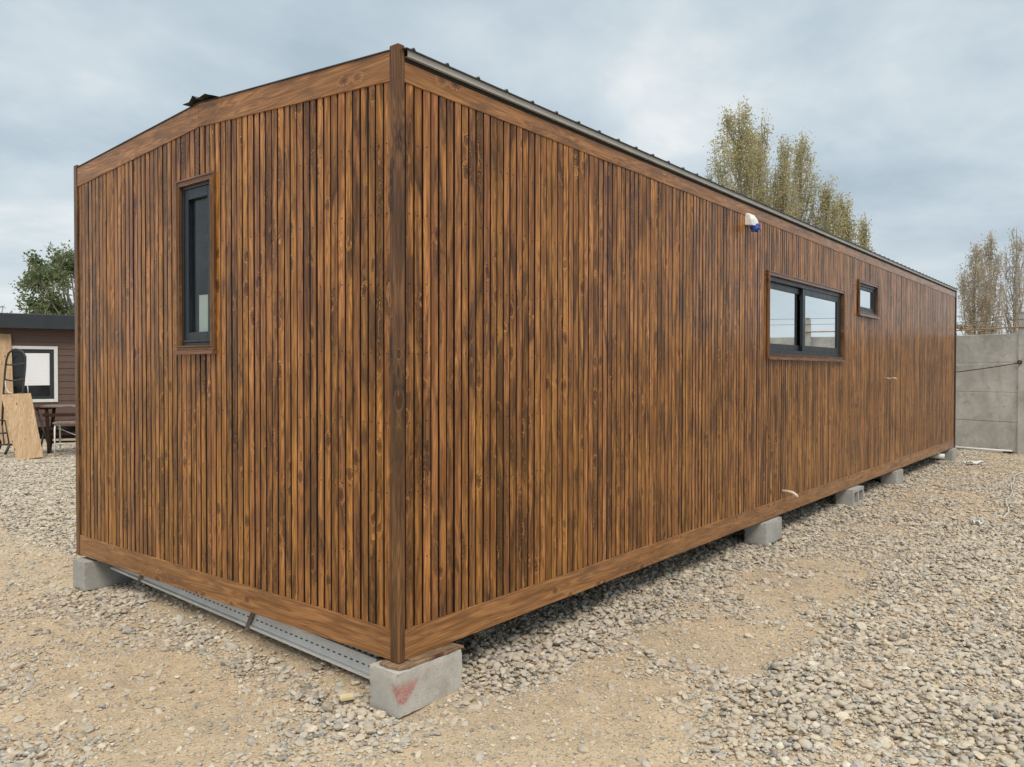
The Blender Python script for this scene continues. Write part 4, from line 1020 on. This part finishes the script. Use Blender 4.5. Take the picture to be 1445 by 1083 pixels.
def scatter(name, n_try, region, size_rng, m_, label, dens_pow=1.0, sub=3, seed=1, maxd=99, margin=1.2, base_d=0.0, lift=1.0):
    rng = np.random.default_rng(seed); x0, x1, y0, y1 = region
    x = rng.uniform(x0, x1, n_try); y = rng.uniform(y0, y1, n_try)
    keep = in_view(x, y, margin); x = x[keep]; y = y[keep]
    dist = np.hypot(x-CAM.x, y-CAM.y); keep = dist < maxd
    keep &= ~((x > 1.0) & (x < CX) & (y > 1.3) & (y < CY-0.1))        # deep under the cabin: never seen
    keep &= ~((x > CX+1.0) & (y > 1.5)) & ~((y > 2.6) & (x > CX-6) & (y < 20) & (x > 5.5))
    x, y = x[keep], y[keep]
    d = density(x, y)**dens_pow
    keep = rng.random(len(x)) < np.maximum(d, base_d); x, y, d = x[keep], y[keep], d[keep]
    # keep the blocks, the studs and the house clear
    kb = np.ones(len(x), bool)
    for bx, by, bz, _, _ in specs: kb &= ~((x > bx-0.012) & (x < bx+0.412) & (y > by-0.012) & (y < by+0.197))
    kb &= ~((x > -0.01) & (x < 0.16) & (y > 0.15) & (y < 2.3) & (rng.random(len(x)) < 0.8))
    x, y, d = x[kb], y[kb], d[kb]; n_ = len(x)
    r_ = size_rng[0]+(size_rng[1]-size_rng[0])*rng.beta(1.25, 4.6, n_)
    sc = np.stack([r_*rng.uniform(0.85, 1.35, n_), r_*rng.uniform(0.65, 1.0, n_), r_*rng.uniform(0.32, 0.66, n_)], 1)
    rot = np.stack([rng.normal(0, 0.22, n_), rng.normal(0, 0.22, n_), rng.uniform(0, 6.283, n_)], 1)
    z = gh(x, y)+sc[:, 2]*rng.uniform(-0.15, 0.70, n_)+lift*d**1.5*rng.uniform(0, 0.026, n_)
    me = bpy.data.meshes.new(name); me.vertices.add(n_); me.vertices.foreach_set('co', np.stack([x, y, z], 1).ravel().astype(np.float32))
    for an, arr in (("rot", rot), ("scl", sc)):
        at_ = me.attributes.new(an, 'FLOAT_VECTOR', 'POINT'); at_.data.foreach_set('vector', arr.ravel().astype(np.float32))
    at_ = me.attributes.new("idx", 'INT', 'POINT'); at_.data.foreach_set('value', rng.integers(0, 9, n_).astype(np.int32))
    me.materials.append(m_)
    o = bpy.data.objects.new(name, me); COL.objects.link(o); tag(o, label, cat="gravel", kind='stuff')
    ng = bpy.data.node_groups.new(name+"_scatter", 'GeometryNodeTree')
    ng.interface.new_socket("Geometry", in_out='INPUT', socket_type='NodeSocketGeometry'); ng.interface.new_socket("Geometry", in_out='OUTPUT', socket_type='NodeSocketGeometry')
    nd = ng.nodes; lk = ng.links
    gi = nd.new('NodeGroupInput'); go = nd.new('NodeGroupOutput'); join = nd.new('GeometryNodeJoinGeometry')
    for k in range(9):
        ico = nd.new('GeometryNodeMeshIcoSphere'); ico.inputs['Radius'].default_value = 1; ico.inputs['Subdivisions'].default_value = sub
        sp = nd.new('GeometryNodeSetPosition'); nz = nd.new('ShaderNodeTexNoise'); nz.noise_dimensions = '4D'
        nz.inputs['W'].default_value = k*7.31+seed; nz.inputs['Scale'].default_value = [0.75, 0.9, 1.25][k % 3]; nz.inputs['Detail'].default_value = [0.0, 1.0, 2.0][k % 3]
        ps = nd.new('GeometryNodeInputPosition'); sb = nd.new('ShaderNodeVectorMath'); sb.operation = 'SUBTRACT'; sb.inputs[1].default_value = (0.5, 0.5, 0.5)
        ml = nd.new('ShaderNodeVectorMath'); ml.operation = 'SCALE'; ml.inputs['Scale'].default_value = [0.9, 1.25, 1.5][k % 3]
        lk.new(ps.outputs[0], nz.inputs['Vector']); lk.new(nz.outputs['Color'], sb.inputs[0]); lk.new(sb.outputs[0], ml.inputs[0])
        lk.new(ico.outputs[0], sp.inputs[0]); lk.new(ml.outputs[0], sp.inputs['Offset'])
        sm = nd.new('GeometryNodeSetShadeSmooth'); lk.new(sp.outputs[0], sm.inputs[0]); sm.inputs['Shade Smooth'].default_value = True
        stm = nd.new('GeometryNodeSetMaterial'); stm.inputs['Material'].default_value = m_; lk.new(sm.outputs[0], stm.inputs[0])
        g2 = nd.new('GeometryNodeGeometryToInstance'); lk.new(stm.outputs[0], g2.inputs[0]); lk.new(g2.outputs[0], join.inputs[0])
    iop = nd.new('GeometryNodeInstanceOnPoints'); lk.new(gi.outputs[0], iop.inputs['Points']); lk.new(join.outputs[0], iop.inputs['Instance'])
    iop.inputs['Pick Instance'].default_value = True
    def attr(nm, typ):
        q = nd.new('GeometryNodeInputNamedAttribute'); q.data_type = typ; q.inputs['Name'].default_value = nm; return q.outputs['Attribute']
    lk.new(attr('idx', 'INT'), iop.inputs['Instance Index']); e2 = nd.new('FunctionNodeEulerToRotation'); lk.new(attr('rot', 'FLOAT_VECTOR'), e2.inputs[0]); lk.new(e2.outputs[0], iop.inputs['Rotation'])
    lk.new(attr('scl', 'FLOAT_VECTOR'), iop.inputs['Scale']); lk.new(iop.outputs[0], go.inputs[0])
    md = o.modifiers.new('scatter', 'NODES'); md.node_group = ng
    print(name, n_); return o
scatter("gravel", 1400000, (-5.0, 15.2, -6.5, 14.5), (0.0048, 0.036), M_stone, "grey river gravel spread around and under the cabin", seed=5, margin=4.0)
scatter("fine_gravel", 700000, (-2.0, 8.0, -2.6, 6.0), (0.0028, 0.017), M_stone, "fine grit and small pebbles on the sandy dirt", dens_pow=0.6, sub=2, seed=9, maxd=8.5, margin=0.4, base_d=0.17, lift=0.2)
for o_ in list(bpy.data.objects):
    if 'wloc' in o_: del o_['wloc']
